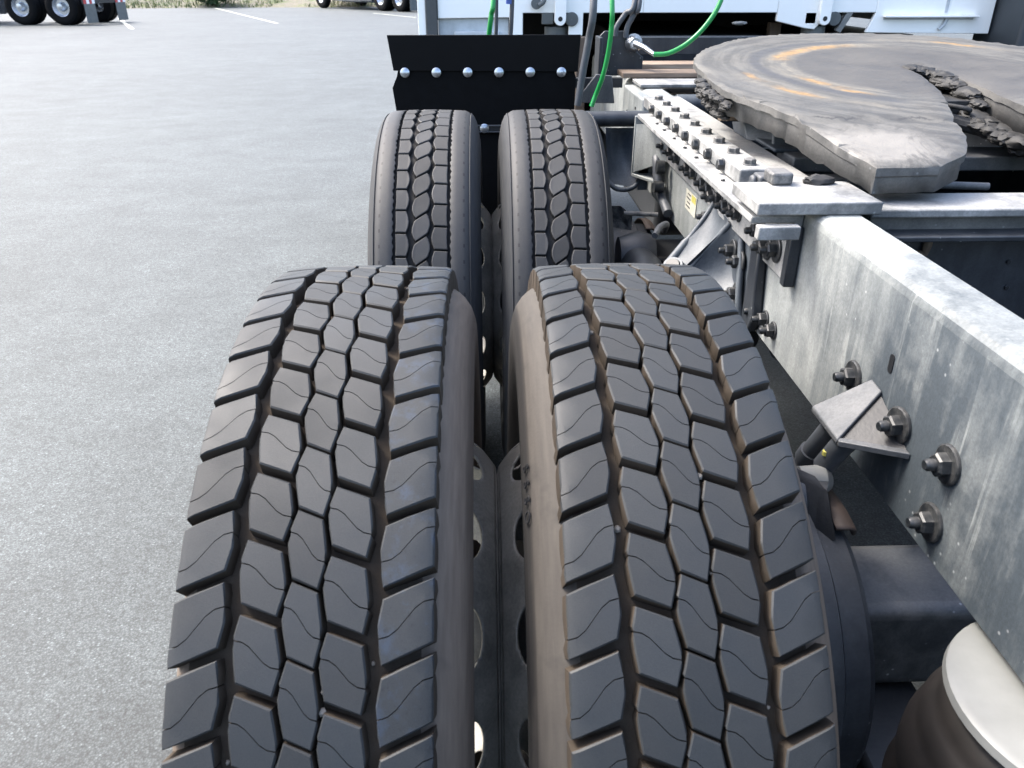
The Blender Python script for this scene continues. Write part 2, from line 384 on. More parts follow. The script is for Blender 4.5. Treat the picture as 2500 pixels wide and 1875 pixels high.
def empty(name, loc=(0, 0, 0), rot=(0, 0, 0)):
    o = bpy.data.objects.new(name, None); col.objects.link(o); o.location = loc; o.rotation_euler = rot; o.empty_display_size = .2
    return o
def bez(p0, p1, p2, p3, n=20):
    P = [Vector(p) for p in (p0, p1, p2, p3)]; out = []
    for i in range(n + 1):
        t = i / n; out.append(P[0] * (1 - t) ** 3 + P[1] * 3 * t * (1 - t) ** 2 + P[2] * 3 * t * t * (1 - t) + P[3] * t ** 3)
    return out
def spline(pts, n=8):
    P = [Vector(p) for p in pts]; P = [2 * P[0] - P[1]] + P + [2 * P[-1] - P[-2]]; out = []
    for i in range(1, len(P) - 2):
        for k in range(n):
            t = k / n
            out.append(.5 * ((2 * P[i]) + (-P[i - 1] + P[i + 1]) * t + (2 * P[i - 1] - 5 * P[i] + 4 * P[i + 1] - P[i + 2]) * t * t + (-P[i - 1] + 3 * P[i] - 3 * P[i + 1] + P[i + 2]) * t ** 3))
    out.append(P[-2]); return out

# ================================================================== SETTING
# asphalt lot
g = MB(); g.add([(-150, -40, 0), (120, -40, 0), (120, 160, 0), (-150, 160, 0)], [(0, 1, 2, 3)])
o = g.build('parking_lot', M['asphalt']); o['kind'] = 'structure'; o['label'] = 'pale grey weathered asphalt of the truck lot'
# grass bank beyond the lot
def verge():
    n = NT('verge_soil', .9); v = n.coord()
    a = n.noise(1.1, 5, .6, v); b = n.noise(6, 5, .7, v)
    c = n.ramp(a, [(.35, (.08, .11, .035)), (.5, (.16, .145, .11)), (.65, (.115, .14, .05))])
    c = n.mix(n.ramp(b, [(.4, 0), (.6, .6)]), c, (.16, .14, .12)); n.color(c); n.bump(b, 1, .1); return n.m
M['verge'] = verge()
def vy(x):   # far edge of the lot
    return 41.5 + .18 * (x + 12) + .5 * math.sin(x * .35)
def vz(x, d): return .03 + .16 * d + .12 * noise.noise(Vector((x * .3, d * .3, 1)))
vb = MB(); NX, NY = 90, 18
for j in range(NY + 1):
    for i in range(NX + 1):
        x = -60 + i * 1.2; d = j * 1.5
        vb.v.append((x, vy(x) + d, vz(x, d) if j else -.02))
for j in range(NY):
    for i in range(NX):
        a = j * (NX + 1) + i; vb.f.append((a, a + 1, a + NX + 2, a + NX + 1)); vb.mi.append(0)
o = vb.build('verge_ground', M['verge'], smooth=True); o['kind'] = 'structure'; o['label'] = 'rising gravel and grass verge beyond the lot'
def leafmat(name, lo, hi):
    n = NT(name, .7); oi = n.noise(3, 3, .6); n.color(n.mix(n.ramp(oi, [(.35, 0), (.65, 1)]), tuple(q * .6 for q in lo), tuple(q * .6 for q in hi))); return n.m
M['grass'] = leafmat('grass_blades', (.10, .16, .035), (.30, .33, .13))
gb = MB()
for k in range(9000):
    x = rnd.uniform(-26, 2); d = abs(rnd.gauss(0, 3)) + .05
    if noise.noise(Vector((x * .35, d * .35, 4))) < -.12: continue
    y = vy(x) + d; z = vz(x, d) - .03; h = rnd.uniform(.08, .3); a = rnd.uniform(0, PI); w = rnd.uniform(.01, .03)
    dx, dy = math.cos(a) * w, math.sin(a) * w; lx, ly = rnd.uniform(-.1, .1), rnd.uniform(-.1, .1)
    gb.add([(x - dx, y - dy, z), (x + dx, y + dy, z), (x + lx, y + ly, z + h)], [(0, 1, 2)])
o = gb.build('verge_grass', M['grass']); tag(o, 'patchy pale green grass growing on the verge beyond the lot', 'grass', kind='stuff')
# shrub on the verge
sh = empty('shrub', (-13.3, 42.3, .05)); tag(sh, 'dark green leafy shrub on the verge at the lot edge', 'shrub')
M['leaf'] = leafmat('shrub_leaf', (.02, .055, .015), (.06, .13, .03))
lb = MB()
for k in range(4200):
    p = Vector((rnd.gauss(0, 1), rnd.gauss(0, 1), rnd.gauss(0, 1))).normalized() * (rnd.random() ** .4)
    r = 1 + .35 * noise.noise(p * 3)
    p = Vector((p.x * 1.25 * r, p.y * .8 * r, .75 + p.z * .75 * r))
    u = Vector((rnd.uniform(-1, 1), rnd.uniform(-1, 1), rnd.uniform(-1, 1))).normalized(); w = u.orthogonal().normalized()
    s_ = rnd.uniform(.04, .09)
    lb.add([p - u * s_, p + w * s_ * .5, p + u * s_, p - w * s_ * .5], [(0, 1, 2, 3)])
lb.build('foliage', M['leaf'], sh)
st = MB()
for k in range(7):
    a = k * .9; st.tube([(0, 0, -.1), (.2 * math.cos(a), .15 * math.sin(a), .5), (.6 * math.cos(a), .4 * math.sin(a), 1.0)], [.03, .02, .008], 6)
st.build('stem', M['brown_post'], sh)
# painted parking lines
def pline(x0, y0, x1, y1, w, label):
    d = Vector((x1 - x0, y1 - y0, 0)).normalized(); n = Vector((-d.y, d.x, 0)) * w / 2
    b = MB(); A = Vector((x0, y0, .004)); B = Vector((x1, y1, .004))
    b.add([A - n, B - n, B + n, A + n], [(0, 1, 2, 3)]); o = b.build('parking_line', M['line']); o['kind'] = 'structure'; o['label'] = label
pline(-13.4, 31.0, -10.27, 24.3, .13, 'short pale parking line running out from under the left truck')
pline(-13.36, 42.0, -6.8, 27.3, .12, 'long pale parking line between the two parked trucks')
pline(-4.7, 35.2, -2.6, 31.2, .12, 'pale parking line below the right truck wheels')

# ================================================================== THE TRACTOR
T = empty('semi_tractor', (0, 0, 0))
tag(T, 'white tractor unit seen from behind with dual drive wheels, bare frame and greasy fifth wheel', 'truck')

# ---------------- hex bolts (shared meshes, axis +z)
def bolt_mesh(name, r, h, mat, washer=1.7, wh=.003, stud=False, dome=False):
    b = MB()
    if washer: b.lathe([(0, .0005), (0, r * washer), (wh * .7, r * washer), (wh, r * washer * .92), (wh, .0005)], 20, 'z')
    if dome:
        b.lathe([(wh, r * 1.25), (wh + .3 * h, r * 1.2), (wh + .7 * h, r * .85), (wh + .95 * h, r * .4), (wh + h, .0005)], 20, 'z')
    else:
        b.lathe([(wh, .0005), (wh, r * 1.1), (wh + h * .82, r * 1.1), (wh + h, r * .92), (wh + h, .0005)], 6, 'z')
        if stud: b.lathe([(wh + h, r * .55), (wh + h + .008, r * .55), (wh + h + .011, r * .42), (wh + h + .011, .0005)], 14, 'z')
    return b.mesh(name, mat, True, 30)
BM = {'top': bolt_mesh('bolt', .0105, .009, M['bolt_dusty'], 1.25, .002),
      'side': bolt_mesh('bolt', .0095, .010, M['bolt_dark'], 1.2, .002),
      'web': bolt_mesh('bolt', .0115, .012, M['bolt_dark'], 1.4, .003, True),
      'big': bolt_mesh('bolt', .0115, .015, M['bolt_dark'], 1.9, .004, True),
      'bigd': bolt_mesh('bolt', .0125, .012, M['bolt_dark'], 1.85, .004, True),
      'zinc': bolt_mesh('bolt', .0125, .007, M['zinc'], 0, 0, dome=True),
      'pin': bolt_mesh('bolt', .004, .003, M['bolt_dark'], 0, 0)}
def bolt(kind, p, d, parent, roll=None):
    q = Vector(d).to_track_quat('Z', 'Y').to_matrix().to_4x4() @ Matrix.Rotation(rnd.uniform(0, 1) if roll is None else roll, 4, 'Z')
    o = bpy.data.objects.new('bolt', BM[kind]); col.objects.link(o); o.matrix_local = Matrix.Translation(p) @ q; o.parent = parent
    return o

def lump_at(p, q, seed):
    bm_ = bmesh.new(); bmesh.ops.create_icosphere(bm_, subdivisions=1, radius=1)
    vs = [(p[0] + v.co.x * q * (1 + .4 * noise.noise(v.co + Vector((seed, 0, 0)))), p[1] + v.co.y * q * 1.3, p[2] + v.co.z * q) for v in bm_.verts]
    fs = [tuple(v.index for v in f.verts) for f in bm_.faces]; bm_.free(); return vs, fs
# ---------------- tyres
RT = .520; ZC = .520
CX = .159
def crown(x): return RT - .004 * (x / .105) ** 2
PITCH = 2 * PI / 54
def lerp(a, b, t): return a + (b - a) * t
def blockmesh(name, polys, mats, rbase=.5015, edge=None):
    bm = bmesh.new()
    for P in polys:
        n = len(P); cx = sum(p[0] for p in P) / n; cy = sum(p[1] for p in P) / n
        def W(x, y, r):
            a = y / RT; return (x, r * math.sin(a), r * math.cos(a))
        def off(x, y, k):
            d = Vector((x - cx, y - cy)); L = d.length; d = d / L * (L + k); return cx + d.x, cy + d.y
        def top(x):
            t = crown(x)
            if abs(x) > .0985: t -= (abs(x) - .0985) * .35
            return t
        flag = [len(p) > 2 for p in P]; P2 = [(p[0], p[1]) for p in P]
        segs = [(P2[i], P2[(i + 1) % n]) for i in range(n) if flag[i] and flag[(i + 1) % n]]
        def sharp(x, y):
            for (ax_, ay), (bx_, by) in segs:
                dx, dy = bx_ - ax_, by - ay; t = max(0, min(1, ((x - ax_) * dx + (y - ay) * dy) / (dx * dx + dy * dy)))
                if math.hypot(x - ax_ - t * dx, y - ay - t * dy) < .0003: return True
            return False
        b2 = bmesh.new(); f = b2.faces.new([b2.verts.new((*((x, y) if flag[i] else off(x, y, -.0016)), 0)) for i, (x, y) in enumerate(P2)])
        ys = [p[1] for p in P]; cuts = [('x', .0985), ('x', -.0985)] + [('y', lerp(min(ys), max(ys), t)) for t in (.2, .4, .6, .8)]
        if edge: cuts += [('x', .082), ('x', -.082)]
        for ax, v in cuts:
            bmesh.ops.bisect_plane(b2, geom=b2.verts[:] + b2.edges[:] + b2.faces[:], plane_co=(v, v, 0), plane_no=(1, 0, 0) if ax == 'x' else (0, 1, 0), dist=1e-6)
        bmesh.ops.triangulate(b2, faces=[f for f in b2.faces if len(f.verts) > 4])
        for k, (dr, grow) in enumerate(((.0013, .0016), (None, .0029))):
            bed = [e for e in b2.edges if e.is_boundary]
            r = bmesh.ops.extrude_edge_only(b2, edges=bed); nv = [v for v in r['geom'] if isinstance(v, bmesh.types.BMVert)]
            for fc in [g for g in r['geom'] if isinstance(g, bmesh.types.BMFace)]: fc.material_index = 0 if k == 0 else 1
            for v in nv:
                v.co.z = k + 1
                if not sharp(v.co.x, v.co.y): v.co.x, v.co.y = off(v.co.x, v.co.y, .0016 if k == 0 else .0013)
        base = {}
        for v in b2.verts:
            x, y, z = v.co
            if z < .5: r = top(x)
            elif z < 1.5: r = top(x) - .0013
            else: r = rbase if not (edge and abs(x) > edge) else .484
            base[v] = bm.verts.new(W(x, y, r))
        for fc in b2.faces:
            nf = bm.faces.new([base[v] for v in fc.verts]); nf.material_index = fc.material_index; nf.smooth = True
        b2.free()
    bmesh.ops.recalc_face_normals(bm, faces=bm.faces)
    me = bpy.data.meshes.new(name); bm.to_mesh(me); bm.free()
    for m in mats: me.materials.append(m)
    me.set_sharp_from_angle(angle=R_(28)); return me
def rad(deg): return -RT * R_(deg)
def rib_polys(xs_l, xs_r, th_l, th_r, gap, sipe, xl_ref=None, xr_ref=None, bl=.0, br=.0, gs=.0005):
    p = RT * PITCH; y_l0, y_r0 = rad(th_l), rad(th_r)
    xl, xlb = xs_l; xr, xrb = xs_r
    BL = (xl, y_l0 + gap / 2); TL = (xl, y_l0 + p - gap / 2)
    BR = (xr, y_r0 + gap / 2); TR = (xr, y_r0 + p - gap / 2)
    ML = (xlb, lerp(BL[1], TL[1], .5 + bl)); MR = (xrb, lerp(BR[1], TR[1], .5 + br))
    def side(A, Mx, B, t):   # point at fraction t up a bent side
        y = lerp(A[1], B[1], t)
        if y < Mx[1]: k = (y - A[1]) / (Mx[1] - A[1]); return (lerp(A[0], Mx[0], k), y)
        k = (y - Mx[1]) / (B[1] - Mx[1]); return (lerp(Mx[0], B[0], k), y)
    tl, tr = sipe
    SL = side(BL, ML, TL, tl); SR = side(BR, MR, TR, tr)
    # S curve
    S = []
    for k in (0, .18, .34, .5, .66, .82, 1):
        e = k + .13 * math.sin(2 * PI * k) * -1
        S.append((lerp(SL[0], SR[0], k), lerp(SL[1], SR[1], e)))
    low = [BL, BR] + ([MR] if MR[1] < SR[1] - 1e-4 else []) + [(x, y - gs, 1) for x, y in reversed(S)] + ([ML] if ML[1] < SL[1] - 1e-4 else [])
    hi = [(x, y + gs, 1) for x, y in S] + ([MR] if MR[1] > SR[1] + 1e-4 else []) + [TR, TL] + ([ML] if ML[1] > SL[1] + 1e-4 else [])
    return [low, hi]
RIBS = [
    ('sh_l', rib_polys((-.105, -.105), (-.0650, -.0610), 41.3, 39.6, .0092, (.30, .62), br=-.12), .098),
    ('r2', rib_polys((-.0495, -.0532), (-.0200, -.0145), 42.5, 43.7, .0086, (.62, .40)), None),
    ('ctr', rib_polys((-.0100, -.0160), (.0115, .0165), 40.1, 41.1, .0026, (.66, .38)), None),
    ('r4', rib_polys((.0150, .0200), (.0470, .0530), 37.5, 38.7, .0086, (.62, .38)), None),
    ('sh_r', rib_polys((.0640, .0605), (.105, .105), 41.4, 39.5, .0092, (.40, .66), bl=.10), .098)]
# the r4 inner corner follows the bulge of the centre rib
RIBS[3] = ('r4', rib_polys((.0205, .0155), (.0495, .0532), 37.5, 38.7, .0086, (.62, .38)), None)
def mesh_pair(stained):
    out = []
    for n, P, e in RIBS:
        mt = M['tread_stained'] if (stained and n == 'sh_r') else M['tread']
        out.append(blockmesh('tread_block', P, [mt, M['groove']], edge=e))
    return out
def tyre_carcass(name, mats, parent, c, prof_extra=None, seg=144, base=.5022):
    side = [(.100, .288), (.106, .294), (.111, .300), (.1135, .312), (.1150, .314), (.121, .335), (.129, .365), (.1335, .395), (.1350, .420), (.1340, .443), (.1325, .446), (.1330, .449), (.128, .464), (.120, .476), (.1125, .483), (.1045, .4885)]
    thin = lambda x: .106 + (x - .106) * .35 if (x > .106 and c[0] < 0) else x
    prof = [(-thin(x), r) for x, r in side] + [(-.094, base - .006), (-.06, base), (0, base), (.06, base), (.094, base - .006)] + [(x, r) for x, r in reversed(side)]
    n = len(side); mi = [0] * n + [1] * 4 + [2] * n
    prof += [(.06, .283), (-.06, .283)]; mi += [2, 1, 0]
    b = MB(); b.lathe(prof, seg, 'x', m=mi, closed=True)
    # fine hair flash line on shoulder
    return b.build(name, mats, parent, smooth=True, angle=40, loc=c)
def joined_blocks(meshes, angs, c, mats, parent):
    b = MB()
    for me, lst in zip(meshes, angs):
        vs = [v.co.copy() for v in me.vertices]; fs = [tuple(p.vertices) for p in me.polygons]; mi = [p.material_index for p in me.polygons]
        for a in lst:
            R = Matrix.Rotation(a, 3, 'X'); b.add([R @ v for v in vs], fs, mi)
    o = b.build('tread_block', mats, parent, loc=c); o['kind'] = 'stuff'; return o
def rear_tyre(cx, side_l, side_r, stained):
    ty = tyre_carcass('tyre', [side_l, M['groove'], side_r], T, (cx, 0, ZC))
    meshes = mesh_pair(stained)
    vis = range(-9, 10)    # pitches that face the viewer
    hid = [k for k in range(-9, 45) if k not in vis]
    for me in meshes:
        for k in vis:
            o = bpy.data.objects.new('tread_block', me); col.objects.link(o); o.parent = ty
            o.rotation_euler = (k * PITCH, 0, 0)
    mats = [M['tread'], M['groove']]
    joined_blocks(meshes, [[k * PITCH for k in hid]] * 5, (0, 0, 0), mats, ty)
    return ty
rt1 = rear_tyre(-CX, M['side_brown'], M['side_brown'], True)
rt2 = rear_tyre(CX, M['side_pale'], M['side_brown'], False)

# worn forward tyres
NF = 58; PF = 2 * PI / NF; YF = 1.32
def worn_blocks():
    p = RT * PF; out = []
    def mk(P):
        b = MB(); n = len(P); cx = sum(q[0] for q in P) / n; cy = sum(q[1] for q in P) / n
        rings = []
        for dr, k in ((0, -.002), (.0012, -.0006), (.010, .0006)):
            rings.append([((cx + (x - cx) * (1 + k / .014)), (crown(x) - .002 - dr) * math.sin((cy + (y - cy) * (1 + k / .022)) / RT), (crown(x) - .002 - dr) * math.cos((cy + (y - cy) * (1 + k / .022)) / RT)) for x, y in P])
        vs = [(x * 1.06, y, z) for x, y, z in sum(rings, [])]; fs = [tuple(range(n))]; ms = [0]
        for j in (0, 1):
            for i in range(n):
                a = j * n + i; c = j * n + (i + 1) % n; fs.append((a, a + n, c + n, c)); ms.append(0 if j == 0 else 1)
        b.add(vs, fs, ms); return b.mesh('tread_block', [M['worn'], M['groove_dark']], False)
    g = .0030
    def arc(A, B, bulge, n=4):
        o_ = []
        for k in range(1, n):
            t = k / n; o_.append((lerp(A[0], B[0], t) + bulge * math.sin(PI * t), lerp(A[1], B[1], t)))
        return o_
    # left rib: straight outer side, rounded inner side
    y0 = rad(40.0)
    BL, BR = (-.0565, y0 + g / 2), (-.0325, y0 + g / 2 - .001); TR, TL = (-.0325, y0 + p - g / 2 - .001), (-.0565, y0 + p - g / 2)
    out.append(mk([BL, BR] + arc(BR, TR, .0065) + [TR, TL] + arc(TL, BL, .001)))
    # centre rib: leaning ovals
    yl, yr = rad(42.5), rad(40.7)
    BL, BR = (-.0185, yl + g / 2), (.0150, yr + g / 2); TR, TL = (.0150, yr + p - g / 2), (-.0185, yl + p - g / 2)
    P = [(-.0125, yl + g / 2 + .0005), (.0105, yr + g / 2 + .0005), (.0145, yr + .0065), (.0192, yr + p * .40), (.0188, yr + p * .62), (.0150, yr + p - .0085), (.0110, yr + p - g / 2), (-.0120, yl + p - g / 2), (-.0165, yl + p - .0065), (-.0212, yl + p * .60), (-.0215, yl + p * .38), (-.0170, yl + .0085)]
    out.append(mk(P))
    y0 = rad(38.5)
    BL, BR = (.0270, y0 + g / 2 + .0015), (.0565, y0 + g / 2); TR, TL = (.0565, y0 + p - g / 2), (.0270, y0 + p - g / 2 + .0015)
    out.append(mk([BL, BR] + arc(BR, TR, -.001) + [TR, TL] + arc(TL, BL, -.0065)))
    return out
WB = worn_blocks()
def front_tyre(cx):
    c = (cx, YF, ZC)
    ty = MB()
    side = [(.100, .288), (.108, .300), (.1115, .312), (.121, .335), (.129, .365), (.1335, .395), (.1350, .420), (.1338, .440), (.1325, .443), (.1325, .446), (.1290, .468), (.1245, .486), (.1180, .500), (.1110, .5085)]
    prof = [(-x, r) for x, r in side] + [(-.104, .5125), (-.0960, .5155), (-.0615, .506), (0, .5075), (.0615, .506), (.0960, .5155), (.104, .5125)] + [(x, r) for x, r in reversed(side)]
    prof = [(-x, r) for x, r in side] + [(-.103, .500), (-.066, .5060), (0, .5075), (.066, .5060), (.103, .500)] + [(x, r) for x, r in reversed(side)]
    n = len(side); mi = [0] * n + [1] * 4 + [0] * n; prof += [(.06, .283), (-.06, .283)]; mi += [0, 1, 0]
    ty.lathe(prof, 144, 'x', m=mi, closed=True)
    t = ty.build('tyre', [M['side_grey'], M['groove_dark']], T, smooth=True, angle=50, loc=c)
    # solid shoulder ribs with a zigzag inner wall
    for s in (-1, 1):
        b = MB(); NS = NF * 6
        for k in range(NS):
            a = 2 * PI * k / NS; q = k % 6
            z = [-.0008, .0030, .0006, .0040, .0002, .0022][q]
            xi = .0645 + z
            P = [(xi + .0003, .5065), (xi, crown(.06) - .0035), (xi + .0018, crown(.062) - .0022), (.080, crown(.078) - .0020), (.0945, .5150), (.1000, .5128), (.1060, .5090), (.1122, .5035), (.1125, .500)]
            for (x, r) in P: b.v.append((s * x, r * math.sin(a), r * math.cos(a)))
        n = 9
        for k in range(NS):
            k2 = (k + 1) % NS
            for i in range(n - 1):
                b.f.append((k * n + i, k2 * n + i, k2 * n + i + 1, k * n + i + 1)); b.mi.append(1 if i == 0 else 0)
        b.build('shoulder_rib', [M['shoulder_worn'], M['groove_dark']], t, smooth=True, angle=50)
    vis = range(-6, 9)
    for me in WB:
        for k in vis:
            o = bpy.data.objects.new('tread_block', me); col.objects.link(o); o.parent = t; o.rotation_euler = (k * PF, 0, 0)
    joined_blocks(WB, [[k * PF for k in range(9, 52)]] * 3, (0, 0, 0), [M['worn'], M['groove_dark']], t)
    return t
front_tyre(-CX); front_tyre(CX)

sb = MB()
for k in range(13):
    cx_ = rnd.choice((-CX, CX)); gx = rnd.choice((-.057, .056, -.017, .018)); a = R_(rnd.uniform(-8, 58)); r = .503 if abs(gx) > .03 else .512; q = rnd.uniform(.0016, .0034)
    sb.add(*lump_at((cx_ + gx, -r * math.sin(a), ZC + r * math.cos(a)), q, k))
st_ = sb.build('trapped_stones', simple('pale_stone', (.22, .20, .17), .8), T, smooth=True); st_['kind'] = 'stuff'
# raised worn characters on the inner tyre's sidewall
def side_letters(txt, a0, r0, size, da):
    for i, ch in enumerate(txt):
        cu = bpy.data.curves.new('sidewall_letter', 'FONT'); cu.body = ch; cu.size = size; cu.extrude = .0007; cu.align_x = 'CENTER'; cu.align_y = 'CENTER'
        cu.materials.append(M['groove_dark'])
        o0 = bpy.data.objects.new('sidewall_letter', cu); me = bpy.data.meshes.new_from_object(o0); bpy.data.objects.remove(o0)
        o = bpy.data.objects.new('sidewall_letter', me); col.objects.link(o); o.parent = rt2
        a = a0 + i * da
        # letter plane faces -x; up = outward radius
        up = Vector((0, -math.sin(a), math.cos(a))); nx = Vector((-1, 0, 0)); right = up.cross(nx)
        # tangent to the sidewall: lean
        lean = .35; nn = (nx * math.cos(lean) + up * math.sin(lean)); up2 = (up * math.cos(lean) - nx * math.sin(lean))
        p = Vector((-.1312, -math.sin(a) * r0, math.cos(a) * r0))
        m = Matrix((right, up2, nn)).transposed().to_4x4(); m.translation = p + nn * .0012; o.matrix_local = m
side_letters('SSSO', R_(26), .4585, .017, R_(2.1))

# ---------------- wheels (disc wheels bolted back to back)
def dual_rim(yc):
    for s in (-1, 1):
        prof = [(.001, .10), (.001, .16), (.001, .200), (.0015, .222), (.0035, .234)]
        A = [(lerp(.0035, .056, k / 22), .234 + .046 * (1 - (1 - k / 22) ** 1.7)) for k in range(23)]
        B = [(.0560, .280), (.0570, .286), (.0560, .291), (.0580, .2935), (.0640, .292), (.067, .284)]
        b = MB(); b.lathe(prof, 120, 'x'); b.lathe(B, 120, 'x')
        # perforated cone
        NSG = 480; n = len(A); o = len(b.v)
        for k in range(NSG):
            a = 2 * PI * k / NSG
            for h, r in A: b.v.append((h, r * math.sin(a), r * math.cos(a)))
        NH = 14; off = .30; EU, EW, WC = .034, .0170, .0365
        prof_r = lambda h: .234 + .046 * (1 - (1 - min(1, max(0, (h - .0035) / .0525))) ** 1.7)
        for k in range(NSG):      # pull the vertices near each hole onto its outline
            a = 2 * PI * k / NSG; ph = (a / (2 * PI) * NH + off) % 1 - .5; u = ph * (2 * PI / NH) * .262
            for i in range(n):
                w = A[i][0] - WC; rho = math.hypot(u / EU, w / EW)
                if .90 < rho < 1.10:
                    a2 = a + (u / rho - u) / .262; h2 = WC + w / rho; r2 = prof_r(h2)
                    b.v[o + k * n + i] = (h2, r2 * math.sin(a2), r2 * math.cos(a2))
        for k in range(NSG):
            k2 = (k + 1) % NSG; a = 2 * PI * (k + .5) / NSG
            u = ((a / (2 * PI) * NH + off) % 1 - .5) * (2 * PI / NH) * .262
            for i in range(n - 1):
                w = (A[i][0] + A[i + 1][0]) / 2 - WC
                if math.hypot(u / EU, w / EW) < 1: continue
                b.f.append((o + k * n + i, o + k2 * n + i, o + k2 * n + i + 1, o + k * n + i + 1)); b.mi.append(0)
        # barrel that carries the tyre, opening to the outer face of each wheel
        C = [(.067, .284), (.075, .272), (.10, .262), (.17, .262), (.235, .270), (.25, .282), (.262, .293), (.268, .290)]
        b.lathe(C, 120, 'x', m=1)
        if s < 0: b.v = [(-x, y, z) for x, y, z in b.v]
        ob = b.build('wheel_rim', [M['rim'], M['rim_bowl'] if s < 0 else M['rim']], T, smooth=True, angle=45, loc=(0, yc, ZC))  # inner wheel's bowl gets the darker material, its shade put into the colour
        sm = ob.modifiers.new('thick', 'SOLIDIFY'); sm.thickness = .003; sm.offset = -1 if s > 0 else 1
    h = MB(); h.lathe([(-.16, .0005), (-.16, .07), (-.15, .085), (-.02, .09), (-.012, .14), (.012, .14), (.02, .10), (.2, .10)], 40, 'x')
    h.build('hub', M['steel_mid'], T, smooth=True, angle=40, loc=(0, yc, ZC))
dual_rim(0); dual_rim(YF)
# right hand wheels of the tractor, largely out of view
for yc in (0, YF):
    for cx in (1.84 - CX, 1.84 + CX):
        o = tyre_carcass('tyre', [M['side_grey'], M['groove_dark'], M['side_grey']], T, (cx, yc, ZC), base=.518)

# ---------------- brakes and axle housings
def axle(yc, tilt=0):
    b = MB()
    b.box((.425, yc - .065, .46), (1.44, yc + .08, .605))
    o = b.build('axle_housing', M['axle'], T, bevel=.018, seg=4)
    d = MB(); d.lathe([(.285, .05), (.285, .206), (.292, .214), (.404, .217), (.410, .206), (.440, .206), (.448, .200), (.451, .188), (.451, .05)], 64, 'x', c=(0, yc, ZC))
    d.build('brake_drum', M['rail_dark'], T, smooth=True, angle=35)
    d = MB()
    for k in range(41):        # rusty shield that wraps only the upper part of the drum
        a = R_(-14 + k * 60 / 40); ca, sa = math.cos(a), -math.sin(a)
        for x, r in ((.428, .222), (.446, .222), (.455, .217), (.455, .208)): d.v.append((x, yc + r * sa * -1, ZC + r * ca))
    for k in range(40):
        for i in range(3): d.f.append((k * 4 + i, k * 4 + i + 1, k * 4 + i + 5, k * 4 + i + 4)); d.mi.append(0)
    ds = d.build('dust_shield', M['brown_dark'], T, smooth=True, angle=35); sm = ds.modifiers.new('thick', 'SOLIDIFY'); sm.thickness = .004
    b = MB(); b.lathe([(.392, .0005), (.392, .115), (.41, .12), (.43, .105), (.45, .08), (.45, .0005)], 32, 'x', c=(0, yc, .525))
    b.build('axle_flange', M['black_steel'], T, smooth=True, angle=35)
axle(0); axle(YF)
b = MB(); b.lathe([(.96, .0005), (.96, .06), (.9, .19), (.84, .0005)], 32, 'x', c=(0.02, .0, .52)); b.lathe([(-.18, .0005), (-.18, .16), (0, .19), (.18, .12), (.2, .0005)], 32, 'y', c=(.92, 0, .53))
b.build('differential', M['rail_dark'], T, smooth=True, angle=40)
b = MB(); b.lathe([(-.18, .0005), (-.18, .16), (0, .19), (.18, .12), (.2, .0005)], 32, 'y', c=(.92, YF, .53))
b.build('differential', M['rail_dark'], T, smooth=True, angle=40)
b = MB(); b.tube([(.92, .2, .56), (.92, 1.12, .56)], .045, 20); b.build('drive_shaft', M['rail_dark'], T, smooth=True)

# brake actuator, valve and air lines beside the inner rear tyre
b = MB(); b.prism([(.385, .01, .775), (.425, -.02, .768), (.428, -.06, .722), (.415, -.05, .70), (.385, -.01, .735)], (-.012, .02, .012)); b.build('cover_plate', M['black_steel'], T, bevel=.004)
b = MB(); b.tube([(.40, .02, .745), (.432, .005, .742)], [.024, .026], 18); b.lathe([(.36, .0005), (.36, .040), (.40, .045), (.41, .03), (.41, .0005)], 24, 'x', c=(0, .02, .73))
b.build('brake_actuator', M['rail_dark'], T, smooth=True, angle=35)
b = MB(); b.lathe([(-.022, .0005), (-.022, .019), (.010, .021), (.020, .013), (.022, .0005)], 18, 'x', c=(.424, .022, .757))
b.build('valve_knob', M['bag_plate'], T, smooth=True, angle=35)
b = MB(); b.tube(spline([(.455, .045, .850), (.447, .064, .805), (.441, .090, .752), (.438, .098, .722)]), .0135, 14)
b.tube([(.4425, .084, .764), (.4405, .092, .746)], .0165, 14)
b.build('air_hose', M['grey_hose'], T, smooth=True, angle=40)
b = MB(); b.tube([(.4385, .0965, .728), (.4375, .099, .715)], .009, 12); b.build('brass_fitting', M['sticker'], T, smooth=True, angle=35)
b = MB(); b.tube(spline([(.452, .00, .842), (.446, .015, .815), (.440, .040, .765), (.436, .055, .735), (.430, .04, .725)]), [.015] * 16 + [.008] * 17, 14)
b.build('air_hose', M['grey_hose'], T, smooth=True, angle=40)
b = MB(); b.lathe([(-.003, .0005), (-.003, .0045), (.003, .0045), (.003, .0005)], 10, 'z', c=(.431, .022, .800)); b.build('yellow_tag', M['yellow'], T)

# ---------------- frame rails
def rail(xo, s):
    zt, zb, fl, th = 1.032, .765, .066, .010
    P = [(0, zb), (fl, zb), (fl, zb + th), (th + .004, zb + th), (th, zb + th + .006), (th, zt - th - .006), (th + .004, zt - th), (fl, zt - th), (fl, zt), (.018, zt), (.009, zt - .003), (.003, zt - .009), (0, zt - .018)]
    return P, s
b = MB()
P, s = rail(.49, 1)
b.prism([(.49 + x, -1.3, z) for x, z in P], (0, 4.4, 0))
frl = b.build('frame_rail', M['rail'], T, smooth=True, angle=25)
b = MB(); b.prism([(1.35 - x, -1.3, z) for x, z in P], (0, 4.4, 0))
b.build('frame_rail', M['rail_dark'], T, smooth=True, angle=25)

